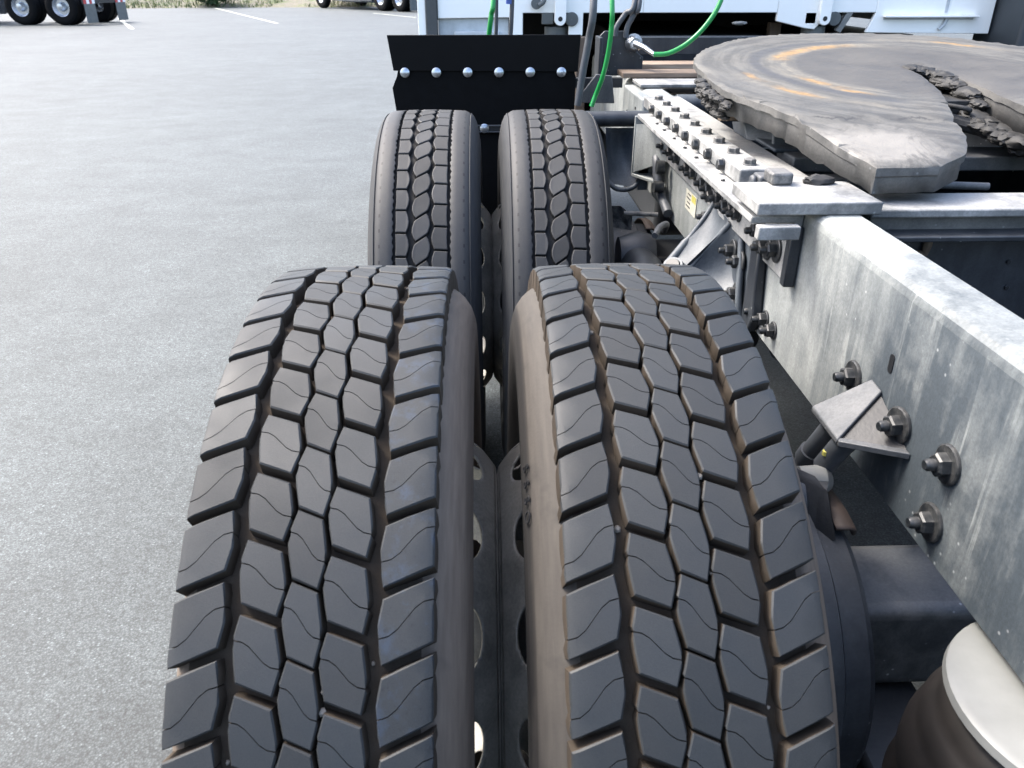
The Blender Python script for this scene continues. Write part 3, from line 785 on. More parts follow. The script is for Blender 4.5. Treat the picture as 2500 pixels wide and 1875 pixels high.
# slotted hole and fastenings in the near web
for yz in [(.50, .803), (.453, .807), (.409, .804)]: bolt('web', (.4895, yz[0], yz[1]), (-1, 0, 0), frl)
for yz in [(-.133, .883), (-.134, .806)]: bolt('bigd', (.4895, yz[0], yz[1]), (-1, 0, 0), frl)
bolt('bigd', (.4895, .106, .868), (-1, 0, 0), frl)
b = MB(); b.prism([(.489, .024 + .0055 * math.cos(a), .928 + .0055 * math.sin(a) + (.007 if math.sin(a) > 0 else -.007)) for a in [2 * PI * k / 16 + .05 for k in range(16)]], (.0008, 0, 0))
b.build('slot_hole', M['black_steel'], frl)
# angle iron bolted along the web with a flange facing out
b = MB()
b.prism([(.405, 0, 1.008), (.405, 0, 1.020), (.470, 0, 1.020), (.4895, 0, 1.020), (.4895, 0, .905), (.479, 0, .905), (.479, 0, 1.000), (.474, 0, 1.008)], (0, 1.03, 0))
b.v = [(x, y + .362, z) for x, y, z in b.v]
ang = b.build('angle_iron', M['angle'], T, bevel=.0025)
b = MB(); b.box((.470, .352, .905), (.488, .372, 1.004)); b.build('end_plate', M['rail_dark'], ang, bevel=.002)
for y, dz in [(1.343, 0), (1.26, 0), (1.183, 0), (1.063, 0), (1.004, 0), (.909, 0), (.859, 0), (.838, -.012), (.777, 0), (.73, -.004), (.677, .0), (.645, .003)]:
    bolt('web', (.4785, y, .943 + dz), (-1, 0, 0), ang)
for y, z in [(.513, .962), (.470, .945), (.425, .955)]: bolt('big', (.4785, y, z - .01), (-1, 0, 0), ang)
for y in [1.217, 1.125, 1.014, .904, .80, .598]: bolt('pin', (.424, y, 1.0205), (0, 0, 1), ang)
# slide bar with its bolts
b = MB(); b.box((.440, .556, 1.0215), (.497, 1.50, 1.050))
bar = b.build('slide_bar', M['angle'], T, bevel=.003)
for k in range(9): bolt('top', (.4685, 1.432 - k * .1045, 1.0500), (0, 0, 1), bar)
for k in range(8):
    o = bolt('side', (.4392, 1.352 - k * .099, 1.0370), (-1, 0, -.0), bar)
# rear mounting plate and the stop blocks on it
b = MB(); b.box((.398, .318, 1.0325), (.588, .455, 1.052)); mp = b.build('mounting_plate', M['angle'], T, bevel=.0025)
b = MB(); b.box((.398, .30, 1.0215 - .022), (.462, .318, 1.0205)); b.build('plate_lip', M['angle'], mp, bevel=.002)
def lump(cx, cy, cz, sx, sy, sz, seed=0, sub=3, amp=.25):
    bm = bmesh.new(); bmesh.ops.create_icosphere(bm, subdivisions=sub, radius=1)
    for v in bm.verts:
        n = noise.noise(v.co * 2.2 + Vector((seed, seed * 2, 0))) * amp + noise.noise(v.co * 6 + Vector((seed, 0, 0))) * amp * .5
        p = v.co * (1 + n); v.co = Vector((cx + p.x * sx, cy + p.y * sy, cz + p.z * sz))
    me = bpy.data.meshes.new('lump'); bm.to_mesh(me); bm.free()
    vs = [tuple(v.co) for v in me.vertices]; fs = [tuple(p.vertices) for p in me.polygons]; return vs, fs
b = MB(); b.box((.462, .512, 1.0215), (.500, .553, 1.047)); b.tube([(.462, .532, 1.034), (.452, .532, 1.034)], .012, 12)
b.build('stop_block', M['steel_mid'], T, bevel=.004)
b = MB(); b.box((.452, .455, 1.0525), (.487, .50, 1.072)); b.v = [(x, y - .03, z) for x, y, z in b.v]; b.build('stop_block', M['bolt_dusty'], T, bevel=.004)
b = MB(); b.add(*lump(.535, .44, 1.056, .026, .016, .010, 3)); b.build('grease_clump', M['grease'], mp, smooth=True)
b = MB(); b.box((.500, .46, 1.033), (.565, 1.60, 1.037)); b.build('rail_cap', M['angle'], T, bevel=.001)

# crossbars that carry the fifth wheel
b = MB(); b.box((.589, .350, 1.018), (1.30, .452, 1.032)); b.build('cross_bar', M['angle'], T, bevel=.003)
b = MB(); b.box((.60, .372, .990), (1.28, .445, 1.0175)); b.build('cross_bar', M['fifth_side'], T, bevel=.003)
b = MB(); b.add(*lump(.712, .389, .962, .007, .006, .018, 8)); b.add(*lump(.700, .389, .945, .012, .006, .008, 9)); b.build('grease_clump', M['brown_post'], T, smooth=True)
b = MB(); b.box((.589, .70, 1.012), (1.30, .80, 1.040)); b.build('cross_bar', M['steel_mid'], T, bevel=.003)
b = MB(); b.box((.557, .395, .74), (1.34, .405, .994)); b.box((.557, .335, .735), (1.34, .395, .745)); b.box((.557, .33, .985), (1.34, .395, .994))
cm = b.build('cross_member', M['rail_dark'], T, bevel=.002)
for x, z in [(.74, .90), (.78, .90), (.74, .865), (.785, .865), (.86, .93), (.87, .885)]: bolt('pin', (x, .3945, z), (0, -1, 0), cm)
for y in (-.9, 1.0, 1.9):
    b = MB(); b.box((.557, y, .79), (1.34, y + .012, 1.0)); b.box((.557, y - .05, .785), (1.34, y + .06, .79)); b.build('cross_member', M['rail_dark'], T)

for tx in (.70, 1.14):      # unseen tanks added between the rails to darken the ground below
    b = MB(); b.lathe([(.50, .0005), (.505, .07), (.53, .11), (.56, .12), (1.10, .12), (1.13, .11), (1.155, .07), (1.16, .0005)], 32, 'y', c=(tx, 0, .78)); b.build('shade_tank', M['rail_dark'], T, smooth=True, angle=40)
b = MB(); b.box((.60, 1.95, .50), (1.25, 2.95, 1.0)); b.box((1.45, 2.3, .35), (2.1, 3.2, .95)); b.build('shade_bulk', M['black_steel'], T, bevel=.03)  # bulk added to block light under the frame
b = MB(); b.tube([(.57, .55, .70), (.80, 1.25, .62)], .025, 12); b.tube([(1.27, .55, .70), (1.04, 1.25, .62)], .025, 12); b.build('shade_rod', M['rail_dark'], T, smooth=True)  # rods added as further light blockers under the frame
# ---------------- suspension hanger casting
def patch(b, A, B, C, D, sag, n=10, m=0):
    A, B, C, D = map(Vector, (A, B, C, D)); sag = Vector(sag); o = len(b.v)
    for j in range(n + 1):
        for i in range(n + 1):
            u, v = i / n, j / n
            p = A * (1 - u) * (1 - v) + B * u * (1 - v) + C * u * v + D * (1 - u) * v
            p = p + sag * (math.sin(PI * u) * math.sin(PI * v)) ** .7
            b.v.append(tuple(p))
    for j in range(n):
        for i in range(n):
            a = o + j * (n + 1) + i; b.f.append((a, a + 1, a + n + 2, a + n + 1)); b.mi.append(m)
b = MB()
P0 = Vector((.480, .825, .922)); P1 = Vector((.478, .690, .915)); P2 = Vector((.479, .615, .905)); P3 = Vector((.479, .560, .770)); TP = Vector((.382, .780, .800)); TB = Vector((.384, .700, .775))
patch(b, P0, P1, TB + Vector((0, .01, .025)), TP, (.022, -.012, -.022), 14)
patch(b, P1, P2, P3, TB, (.040, .012, -.012), 16)
patch(b, P0 + Vector((0, .012, 0)), TP + Vector((0, .012, -.01)), TP + Vector((.02, .01, -.04)), P0 + Vector((0, .02, -.14)), (0, 0, 0), 6)
b.tube(spline([P0, (.458, .812, .890), (.420, .80, .840), TP], 5), [.006] * 10 + [.010] * 6, 10)
b.tube(spline([P1, (.458, .700, .880), (.420, .71, .825), TB], 5), .0065, 10)
b.tube(spline([P2, (.476, .590, .86), (.474, .567, .80), P3], 5), .0065, 10)
b.tube(spline([P3, (.455, .61, .762), (.42, .665, .762), TB], 5), .0065, 10)
b.tube(spline([TP, (.376, .74, .782), TB], 5), .009, 10)
b.box((.485, .545, .765), (.489, .84, .905))
hg = b.build('suspension_hanger', M['casting'], T, smooth=True, angle=60)
b = MB(); b.lathe([(.016, .013), (.016, .017), (-.016, .020), (-.03, .020), (-.03, .013), (.016, .013)], 24, 'z'); 
R = Vector((-.55, -.45, .7)).normalized().to_track_quat('Z', 'Y').to_matrix(); b.v = [tuple(Vector((.388, .735, .806)) + R @ Vector((x * 1.35, y, z))) for x, y, z in b.v]
b.build('boss', M['casting'], hg, smooth=True, angle=35)
b = MB(); b.lathe([(.0190, .0005), (.0190, .0118)], 20, 'z'); b.v = [tuple(Vector((.388, .735, .806)) + R @ Vector((x * 1.35, y, z))) for x, y, z in b.v]; b.build('bore', M['black_steel'], hg)
for y, z in [(.655, .870), (.600, .800), (.845, .885), (.60, .865)]: bolt('big', (.480, y, z), (-1, 0, 0), hg)
b = MB(); b.prism([(.470, .53, .93), (.470, .49, .93), (.470, .485, .88), (.470, .47, .80), (.470, .49, .765), (.470, .53, .78)], (.0185, 0, 0)); b.build('hanger_flange', M['rail_dark'], T, bevel=.004)

# outboard bump bracket on the near web
b = MB()
A1 = (.489, .058, .890); A2 = (.489, .028, .888); B_ = (.424, .073, .842); C_ = (.424, -.013, .842)
b.prism([A1, A2, C_, B_], (0, 0, -.008))
br = b.build('bump_bracket', M['steel_mid'], T, bevel=.002)
b = MB(); b.prism([(.4885, .026, .881), (.4885, -.055, .852), (.4255, -.0125, .836)], (.0, .004, -.003)); b.build('gusset', M['black_steel'], br)  # black panel: shade inside the bracket put into its colour
b = MB(); b.prism([(.424, -.0165, .842), (.489, -.064, .852), (.489, -.052, .852), (.428, -.007, .842)], (0, 0, -.008)); b.build('lower_lip', M['steel_mid'], br, bevel=.001)
bolt('bigd', (.4870, -.030, .872), (-1, -.1, 0), br)

# air springs
def air_spring(cx, cy, zt, r, seed):
    b = MB(); prof = [(zt - .005, .0005), (zt - .005, r * .8), (zt - .014, r * .90), (zt - .030, r * .97), (zt - .036, r * .965), (zt - .042, r * 1.0), (zt - .060, r * 1.07), (zt - .066, r * 1.065), (zt - .072, r * 1.09), (zt - .095, r * 1.14), (zt - .12, r * 1.15), (zt - .135, r * 1.10), (zt - .145, r * 1.10), (zt - .17, r * 1.18), (zt - .20, r * 1.1), (zt - .23, r * .85), (zt - .30, r * .8), (zt - .31, .0005)]
    b.lathe(prof, 56, 'z', c=(cx, cy, 0)); o = b.build('air_spring', M['bag'], T, smooth=True, angle=50)
    b = MB(); b.lathe([(zt - .004, .0005), (zt - .004, r * .97), (zt, r), (zt + .008, r * .985), (zt + .012, r * .93), (zt + .012, .0005)], 56, 'z', c=(cx, cy, 0)); b.build('top_plate', M['bag_plate'], o, smooth=True, angle=35)
    return o
air_spring(.552, -.335, .735, .122, 1)
air_spring(.540, .985, .715, .115, 2)
b = MB(); b.box((.52, -.45, .74), (.60, -.20, .765)); b.build('spring_seat', M['black_steel'], T)
b = MB(); b.box((.47, -.5, .40), (.60, .0, .45)); b.build('trailing_arm', M['black_steel'], T, bevel=.01)
b = MB(); b.box((.46, .9, .45), (.60, 1.5, .50)); b.box((.43, 1.24, .60), (.60, 1.42, .66)); b.build('trailing_arm', M['black_steel'], T, bevel=.01)
# shock absorber and lines on the forward axle
b = MB();  b.lathe([(.33, .0005), (.33, .055), (.38, .07), (.42, .06), (.425, .0005)], 28, 'x', c=(0, 1.12, .70))
b.lathe([(-.07, .0005), (-.07, .045), (-.02, .052), (.05, .045), (.05, .0005)], 28, 'y', c=(.375, 1.02, .70))
b.build('brake_chamber', M['rail_dark'], T, smooth=True, angle=35)
b = MB(); b.prism([(.315, 1.26, .80), (.345, 1.22, .812), (.375, 1.20, .79), (.375, 1.20, .75), (.32, 1.24, .75)], (0, .006, 0)); b.build('clamp_plate', M['bolt_dusty'], T)
b = MB(); b.tube([(.35, 1.19, .80), (.44, 1.19, .795)], .006, 10); b.build('clamp_rod', M['bolt_dusty'], T, smooth=True)
b = MB(); b.tube(spline([(.482, 1.50, .97), (.470, 1.44, .90), (.462, 1.36, .905), (.462, 1.33, .86), (.470, 1.30, .82), (.474, 1.22, .79)]), .013, 12); b.build('air_hose', M['grey_hose'], T, smooth=True)
b = MB(); b.tube(spline([(.40, 1.02, .79), (.42, 1.06, .80), (.445, 1.10, .795), (.455, 1.16, .76)]), .008, 10); b.build('air_hose', M['grey_hose'], T, smooth=True)
b = MB(); b.tube([(.470, 1.30, .895), (.450, 1.30, .895)], .018, 12); b.tube([(.470, 1.29, .845), (.445, 1.29, .845)], .016, 12); b.build('valve_fitting', M['bolt_dark'], T, smooth=True, angle=40)
# sticker on the web
b = MB(); b.box((.4880, 1.000, .838), (.4885, 1.105, .886)); stk = b.build('warning_sticker', M['sticker'], frl)
b = MB(); b.box((.4874, 1.005, .868), (.4879, 1.045, .884)); b.build('yellow_mark', M['yellow'], stk)
b = MB()
for k in range(4): b.box((.4874, 1.055, .876 - k * .010), (.4879, 1.085 + .01 * (k % 2), .879 - k * .010))
b.build('print', M['bolt_dark'], stk)

# forward bracket under the angle iron
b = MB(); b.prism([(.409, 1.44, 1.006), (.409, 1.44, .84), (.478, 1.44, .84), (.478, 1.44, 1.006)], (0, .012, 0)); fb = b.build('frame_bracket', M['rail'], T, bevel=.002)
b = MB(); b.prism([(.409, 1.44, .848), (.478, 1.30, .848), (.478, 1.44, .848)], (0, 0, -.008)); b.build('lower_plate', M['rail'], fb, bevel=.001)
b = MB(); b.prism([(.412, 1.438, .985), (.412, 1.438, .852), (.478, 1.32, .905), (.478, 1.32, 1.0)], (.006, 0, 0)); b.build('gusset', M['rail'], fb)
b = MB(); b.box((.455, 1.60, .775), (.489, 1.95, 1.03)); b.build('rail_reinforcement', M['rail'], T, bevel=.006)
for y, z in [(1.70, .99), (1.70, .93), (1.85, .96), (1.68, .83)]: bolt('pin', (.4548, y, z), (-1, 0, 0), frl)
# cross tube and casting between forward tyre and rail
b = MB(); b.tube([(.27, 1.53, .985), (.46, 1.53, .985)], .022, 20); b.build('torque_tube', M['rail_dark'], T, smooth=True, angle=40)
b = MB(); patch(b, (.335, 1.50, .965), (.43, 1.50, .965), (.44, 1.46, .80), (.345, 1.46, .815), (0, .05, 0), 10)
b.tube(spline([(.335, 1.46, .83), (.37, 1.44, .803), (.42, 1.44, .81), (.45, 1.46, .86)], 5), .007, 10); b.box((.43, 1.44, .80), (.457, 1.56, .97))
b.build('bowl_casting', M['casting'], T, smooth=True, angle=50)
b = MB(); b.prism([(.282, 1.86, .985), (.345, 1.83, 1.075), (.395, 1.83, 1.07), (.41, 1.84, .985)], (0, .012, -.0)); b.build('grey_shield', M['steel_mid'], T, bevel=.002)

# ---------------- fifth wheel
FS, FY, FZ = .089, 1.48, 1.217
def fz(y):
    z = FZ + FS * (y - FY)
    if y < .575: z -= (.575 - y) * .165
    return z
outl = [(.600, .388), (.578, .44), (.558, .49), (.541, .545), (.526, .60), (.505, .68), (.477, .745), (.460, .80), (.457, .885)]
ccx, ccy, cr = .950, .990, .489
for k in range(0, 29):
    a = R_(184 - k * 188 / 28); outl.append((ccx + cr * math.cos(a), ccy + cr * math.sin(a)))
outl += [(1.44, .88), (1.437, .80), (1.41, .745), (1.385, .68), (1.366, .60), (1.35, .54), (1.333, .49), (1.312, .44), (1.290, .388), (1.19, .392), (1.12, .435), (1.05, .50), (1.000, .56), (.985, .614), (.983, .70), (.988, .80), (.988, .90), (.984, .965), (.968, 1.035), (.945, 1.045), (.930, 1.00), (.913, .882), (.881, .752), (.845, .66), (.805, .56), (.797, .50), (.768, .437), (.702, .392)]
bm = bmesh.new()
f = bm.faces.new([bm.verts.new((x, y, 0)) for x, y in outl])
for i in range(1, 66):
    for axis in (0, 1):
        co = Vector((.42 + i * .0165, 0, 0)) if axis == 0 else Vector((0, .32 + i * .0185, 0))
        no = Vector((1, 0, 0)) if axis == 0 else Vector((0, 1, 0))
        bmesh.ops.bisect_plane(bm, geom=bm.verts[:] + bm.edges[:] + bm.faces[:], plane_co=co, plane_no=no, dist=1e-5)
bmesh.ops.triangulate(bm, faces=[f for f in bm.faces if len(f.verts) > 4])
rim0 = set(v for v in bm.verts if v.is_boundary)
lvl = {v: 0 for v in bm.verts}
for step in (1, 2, 3):
    bed = [e for e in bm.edges if e.is_boundary]
    ret = bmesh.ops.extrude_edge_only(bm, edges=bed)
    for g_ in ret['geom']:
        if isinstance(g_, bmesh.types.BMVert): lvl[g_] = step
        elif isinstance(g_, bmesh.types.BMFace): g_.material_index = 1
for v in bm.verts:
    x, y = v.co.x, v.co.y; z = fz(y); L = lvl[v]
    nz = noise.noise(Vector((x * 45, y * 45, 9))); nz2 = noise.noise(Vector((x * 45, y * 45, 19)))
    if L == 0:
        j = .0022 * noise.noise(Vector((x * 9, y * 9, 2))) + .0014 * noise.noise(Vector((x * 40, y * 40, 5)))
        # a pressed crease where the ramps begin
        j -= .004 * math.exp(-((y - .562 - .008 * noise.noise(Vector((x * 12, 0, 0)))) / .006) ** 2)
        if v in rim0: v.co.x += .0035 * nz; v.co.y += .0035 * nz2; j -= .003
        v.co.z = z + j
    else:
        v.co.x += .0035 * nz; v.co.y += .0035 * nz2
        if L == 1: v.co.z = z - .015 + .002 * nz
        else:
            inset = .012 if y > .60 else .003
            d = Vector((ccx - x, ccy - y)); d = d / max(d.length, .001) * inset
            if abs(x - .95) < .2 and y < 1.08: d = Vector(((x - .95) / abs(x - .95 + 1e-6) * .004 if abs(x - .95) > 1e-4 else 0, 0))
            v.co.x += d.x; v.co.y += d.y
            v.co.z = z - .018 if L == 2 else z - (.050 if y > .5 else .043) + .003 * nz
bmesh.ops.recalc_face_normals(bm, faces=bm.faces)
me = bpy.data.meshes.new('fifth_wheel_plate'); bm.to_mesh(me); bm.free()
me.materials.append(M['fifth']); me.materials.append(M['fifth_side'])
me.polygons.foreach_set('use_smooth', [True] * len(me.polygons)); me.set_sharp_from_angle(angle=R_(35))
fw = link('fifth_wheel_plate', me, T)
so = fw.modifiers.new('thick', 'SOLIDIFY'); so.thickness = .010; so.offset = -1
# smeared grease ridge lumps along the throat and rim
def edge_grease(pts, n, s, seed, name='grease_clump'):
    b = MB(); P = spline(pts, 10)
    for k in range(n):
        p = P[int(k / n * (len(P) - 1))]
        q = p + Vector((rnd.uniform(-1, 1), rnd.uniform(-1, 1), rnd.uniform(-1, .2))) * s * .8
        r = s * rnd.uniform(.6, 1.7); b.add(*lump(q.x, q.y, q.z, r, r * rnd.uniform(.8, 2.0), r * .55, seed + k, 3, .26))
    o = b.build(name, M['grease'], fw, smooth=True); o['kind'] = 'stuff'; return o
edge_grease([(.930, 1.00, fz(1.0) - .004), (.957, 1.005, fz(1.0) - .006), (.978, .94, fz(.93) - .008), (.985, .86, fz(.86) - .018), (.985, .78, fz(.78) - .03)], 90, .012, 1)
edge_grease([(.93, .95, fz(.93) - .035), (.95, .86, fz(.86) - .05), (.97, .74, fz(.74) - .055), (.99, .62, fz(.62) - .065)], 60, .016, 90)
edge_grease([(.449, .93, fz(.93) - .012), (.449, .86, fz(.86) - .016), (.458, .80, fz(.80) - .018), (.468, .77, fz(.77) - .03)], 46, .008, 150)
edge_grease([(.455, .92, fz(.93) - .03), (.460, .84, fz(.84) - .045), (.470, .80, fz(.8) - .05)], 30, .009, 210)
# locking jaw and underside ribs
b = MB(); b.box((.88, .80, 1.075), (1.0, 1.12, 1.13)); b.tube([(.90, .78, 1.10), (1.02, .70, 1.075), (1.12, .62, 1.06)], .014, 10); b.tube(spline([(.895, .80, 1.12), (.91, .77, 1.125), (.94, .75, 1.12), (.95, .78, 1.11)], 5), .005, 8)
b.build('locking_jaw', M['grease'], fw, bevel=.006)
b = MB()
b.box((.60, .66, 1.075), (.76, .95, 1.09)); b.box((.52, .94, 1.07), (1.36, .965, 1.14)); b.box((1.12, .62, 1.075), (1.28, .95, 1.09)); b.box((.60, 1.2, 1.10), (1.28, 1.23, 1.17))
b.build('underside_ribs', M['black_steel'], fw)
b = MB(); b.prism([(1.0, .90, fz(.9) - .05), (.998, .62, fz(.62) - .05), (1.02, .52, fz(.52) - .05), (1.0, .52, 1.05), (.995, .90, 1.08)], (.01, 0, 0)); b.build('throat_wall', M['grease'], fw, bevel=.002)
# pivot saddle
for s in (0, 1):
    b = MB(); X = (lambda x: x) if s == 0 else (lambda x: 1.88 - x)
    b.prism([(X(.555), .90, 1.038), (X(.60), .84, 1.038), (X(.63), .87, 1.11), (X(.60), .95, 1.13), (X(.555), .97, 1.10)], (0.0, .10, 0.0))
    b.prism([(X(.58), .80, 1.038), (X(.72), .78, 1.038), (X(.70), .86, 1.10), (X(.60), .88, 1.12)], (0, .012, 0))
    b.prism([(X(.66), .76, 1.038), (X(.665), .86, 1.038), (X(.665), .86, 1.12)], (.012 if s == 0 else -.012, 0, 0))
    b.box((min(X(.57), X(.73)), .76, 1.0375), (max(X(.57), X(.73)), 1.02, 1.046))
    o = b.build('pivot_saddle', M['casting'], T, bevel=.003)
    b = MB(); b.tube([(X(.505), .95, 1.100), (X(.60), .95, 1.100)], .030, 24); b.build('pivot_pin', M['brown_post'], o, smooth=True, angle=40)
b = MB(); b.box((.565, .60, 1.0), (.80, .64, 1.022)); b.tube([(.56, .56, 1.03), (.86, .50, 1.03)], .007, 8); b.build('slide_crosspiece', M['steel_mid'], T, bevel=.002)
b = MB(); b.box((.66, .50, .90), (.78, .62, .905)); b.build('sky_patch', M['bag_plate'], T)  # pale sheet added to stand in for reflected sky
# ---------------- forward deck plates, hose bracket
b = MB(); b.box((.488, 1.82, 1.0345), (1.30, 1.98, 1.045)); b.build('deck_plate', M['angle'], T, bevel=.002)
b = MB(); b.box((.56, 1.60, 1.006), (.70, 1.75, 1.020)); b.tube([(.56, 1.62, 1.01), (1.3, 1.62, 1.01)], .03, 16); b.build('cross_tube', M['casting'], T, bevel=.002)
b = MB(); b.prism([(.385, 2.12, 1.04), (.385, 2.12, 1.165), (.405, 2.12, 1.185), (.475, 2.12, 1.185), (.505, 2.12, 1.16), (.505, 2.12, 1.13), (.545, 2.12, 1.10), (.545, 2.12, 1.04)], (0, .012, 0))
b.box((.375, 2.02, 1.04), (.387, 2.13, 1.17)); b.box((.53, 2.35, 1.09), (1.3, 2.38, 1.15))
hb = b.build('hose_bracket', M['rail_dark'], T, bevel=.002)
b = MB(); b.lathe([(-.03, .0005), (-.03, .018), (-.015, .028), (.0, .03), (.005, .02), (.005, .0005)], 24, 'y', c=(.505, 2.10, 1.148)); b.tube([(.505, 2.06, 1.148), (.53, 2.02, 1.138), (.553, 1.97, 1.122)], [.012, .009, .007], 12)
b.build('glad_hand', M['zinc'], T, smooth=True, angle=35)
def cable(name, mat, pts, r): 
    b = MB(); b.tube(spline(pts, 8), r, 12); return b.build(name, M[mat], T, smooth=True)
cable('green_air_line', 'green', [(.549, 1.96, 1.122), (.60, 1.95, 1.128), (.66, 1.95, 1.160), (.715, 1.95, 1.215), (.755, 1.96, 1.285), (.775, 2.0, 1.38), (.76, 2.2, 1.6)], .0078)
cable('green_air_line', 'green', [(.322, 1.74, .990), (.336, 1.74, 1.03), (.350, 1.72, 1.08), (.362, 1.71, 1.15), (.366, 1.70, 1.22), (.364, 1.71, 1.30), (.36, 1.9, 1.6)], .0074)
cable('green_air_line', 'green', [(.000, 2.02, 1.10), (.004, 2.0, 1.18), (.012, 1.99, 1.24), (.020, 2.0, 1.30), (.03, 2.2, 1.6)], .0085)
cable('black_air_line', 'grey_hose', [(.285, 1.80, .985), (.298, 1.80, 1.09), (.312, 1.80, 1.18), (.322, 1.80, 1.29), (.33, 2.0, 1.6)], .0115)
cable('black_air_line', 'grey_hose', [(.024, 2.03, 1.12), (.028, 2.02, 1.2), (.030, 2.02, 1.30)], .0065)
cable('black_air_line', 'grey_hose', [(.072, 2.03, 1.12), (.078, 2.02, 1.21), (.082, 2.02, 1.30)], .0075)
cable('black_air_line', 'grey_hose', [(.440, 2.10, 1.17), (.443, 2.10, 1.20), (.47, 2.10, 1.24), (.50, 2.1, 1.29), (.52, 2.3, 1.6)], .009)
cable('black_air_line', 'grey_hose', [(.475, 2.10, 1.165), (.48, 2.10, 1.20), (.50, 2.10, 1.24), (.515, 2.1, 1.29), (.53, 2.3, 1.6)], .009)
b = MB(); b.tube([(.071, 2.02, 1.272), (.072, 2.02, 1.31)], .011, 12); b.build('blue_fitting', simple('blue_fitting', (.05, .10, .35), .4), T, smooth=True, angle=40)

# ---------------- mud guard ahead of the forward tyres
b = MB()
b.prism([(-.322, 1.895, 1.187), (.298, 1.895, 1.187), (.293, 1.905, 1.075), (-.309, 1.905, 1.080)], (0, .006, 0))
b.add([(-.3, 1.9, 1.079)], [])
mg = b.build('mud_guard', M['black_plate'], T, bevel=.0015)
b = MB(); b.prism([(-.292, 1.910, 1.092), (.275, 1.910, 1.092), (.290, 1.925, 1.055), (.288, 1.930, .90), (.03, 1.94, .66), (.0, 1.94, .60), (-.03, 1.94, .66), (-.305, 1.930, .90), (-.318, 1.925, 1.025), (-.300, 1.916, 1.062)], (0, .006, 0))
b.v = [tuple(v) for v in b.v]
b.build('mud_flap', M['black_rubber'], T)
b = MB(); b.box((-.30, 1.925, .30), (.29, 1.932, .90)); b.build('mud_flap', M['black_rubber'], T)
for k in range(6): bolt('zinc', (-.272 + k * .1022, 1.9035, 1.0745), (0, -1, .1), mg)
b = MB(); b.box((-.30, 1.905, .905), (.30, 1.922, .9068)); b.box((-.30, 1.905, .885), (.30, 1.922, .8868)); b.box((-.30, 1.912, .886), (.30, 1.922, .906), m=1); gs = b.build('flap_strap', [M['steel_mid'], M['black_steel']], T)
bolt('zinc', (-.016, 1.911, .897), (0, -1, 0), gs)
b = MB(); b.box((-.1, 1.95, 1.02), (.45, 1.98, 1.05)); b.build('guard_arm', M['black_steel'], T)

# ---------------- cab
Yc = 2.80
cab = MB(); 
def plate(b, pts, t=.02, m=0): b.prism([(x, Yc, z) for x, z in pts], (0, t, 0), m)
plate(cab, [(-.292, 1.10), (-.258, 1.10), (-.258, 2.9), (-.292, 2.9)])
plate(cab, [(-.208, 1.195), (-.208, 2.9), (.658, 2.9), (.658, 1.216), (.405, 1.216), (.405, 1.130), (.385, 1.118), (.345, 1.13), (.345, 1.216), (.150, 1.216), (.150, 1.105), (.092, 1.105), (.092, 1.199)])
plate(cab, [(.658, 1.216), (.658, 2.9), (1.231, 2.9), (1.231, 1.216)])
plate(cab, [(1.231, 1.183), (1.231, 2.9), (1.655, 2.9), (1.655, 1.216), (1.569, 1.216), (1.46, 1.216), (1.40, 1.150), (1.36, 1.155)])
plate(cab, [(1.655, 2.9), (1.655, 1.216), (1.625, 1.138), (2.165, 1.132), (2.150, 2.9)])
# walls and roof of the cab
cab.box((-.292, Yc + .021, 1.14), (-.27, 5.0, 2.9)); cab.box((2.14, Yc + .021, 1.14), (2.16, 5.0, 2.9)); cab.box((-.292, Yc, 2.9), (2.16, 5.0, 2.95)); cab.box((-.292, 5.0, .6), (2.16, 5.02, 2.95))
cabo = cab.build('cab', M['white'], T, bevel=.003)
b = MB(); b.box((-.257, Yc - .012, 1.09), (-.209, Yc + .02, 2.9)); b.build('seal_strip', M['grey_trim'], cabo, bevel=.004)
b = MB(); b.box((-.208, Yc + .022, 1.10), (.091, Yc + .04, 1.196)); b.box((-.14, Yc - .004, 1.125), (.05, Yc + .0215, 1.145)); b.build('rear_skirt', M['white_dirty'], cabo, bevel=.003)
b = MB(); b.box((-.10, Yc - .01, 1.106), (.055, Yc + .0, 1.122)); b.build('white_strip', M['white'], cabo)
for cx, cz in ((.306, 1.192), (1.428, 1.192)):
    b = MB()
    ring = [(cx + .024 * math.cos(a), cz + .024 * math.sin(a)) for a in [PI + k * PI / 12 for k in range(13)]]
    b.prism([(cx - .024, Yc - .03, cz + .14)] + [(x, Yc - .03, z) for x, z in ring] + [(cx + .024, Yc - .03, cz + .14)], (0, .028, 0)); o = b.build('cab_mount_lug', M['white'], cabo, bevel=.002)
    b = MB(); b.lathe([(0, .0005), (0, .0095)], 16, 'y', c=(cx, Yc - .0315, cz + .002)); b.build('lug_hole', M['black_steel'], o)
    b = MB(); b.box((cx - .075, Yc + .0, cz - .02), (cx - .026, Yc + .03, cz + .026)); b.lathe([(-.02, .0005), (-.02, .028), (.02, .028), (.02, .0005)], 18, 'y', c=(cx + .05, Yc + .01, cz + .0)); b.lathe([(cz - .075, .0005), (cz - .07, .05), (cz - .03, .05), (cz - .025, .0005)], 24, 'z', c=(cx - .01, Yc + .06, 0))
    b.build('rubber_mount', M['flap_grey'], cabo, bevel=.003)
b = MB(); b.box((1.515, Yc + .002, 1.135), (1.54, Yc + .03, 1.225), rot=Matrix.Rotation(R_(28), 3, 'Y')); b.build('cab_strut', M['bag_plate'], cabo, bevel=.003)
b = MB(); b.box((1.685, Yc - .035, 1.198), (2.09, Yc - .001, 1.206)); b.build('ledge', M['white'], cabo, bevel=.002)
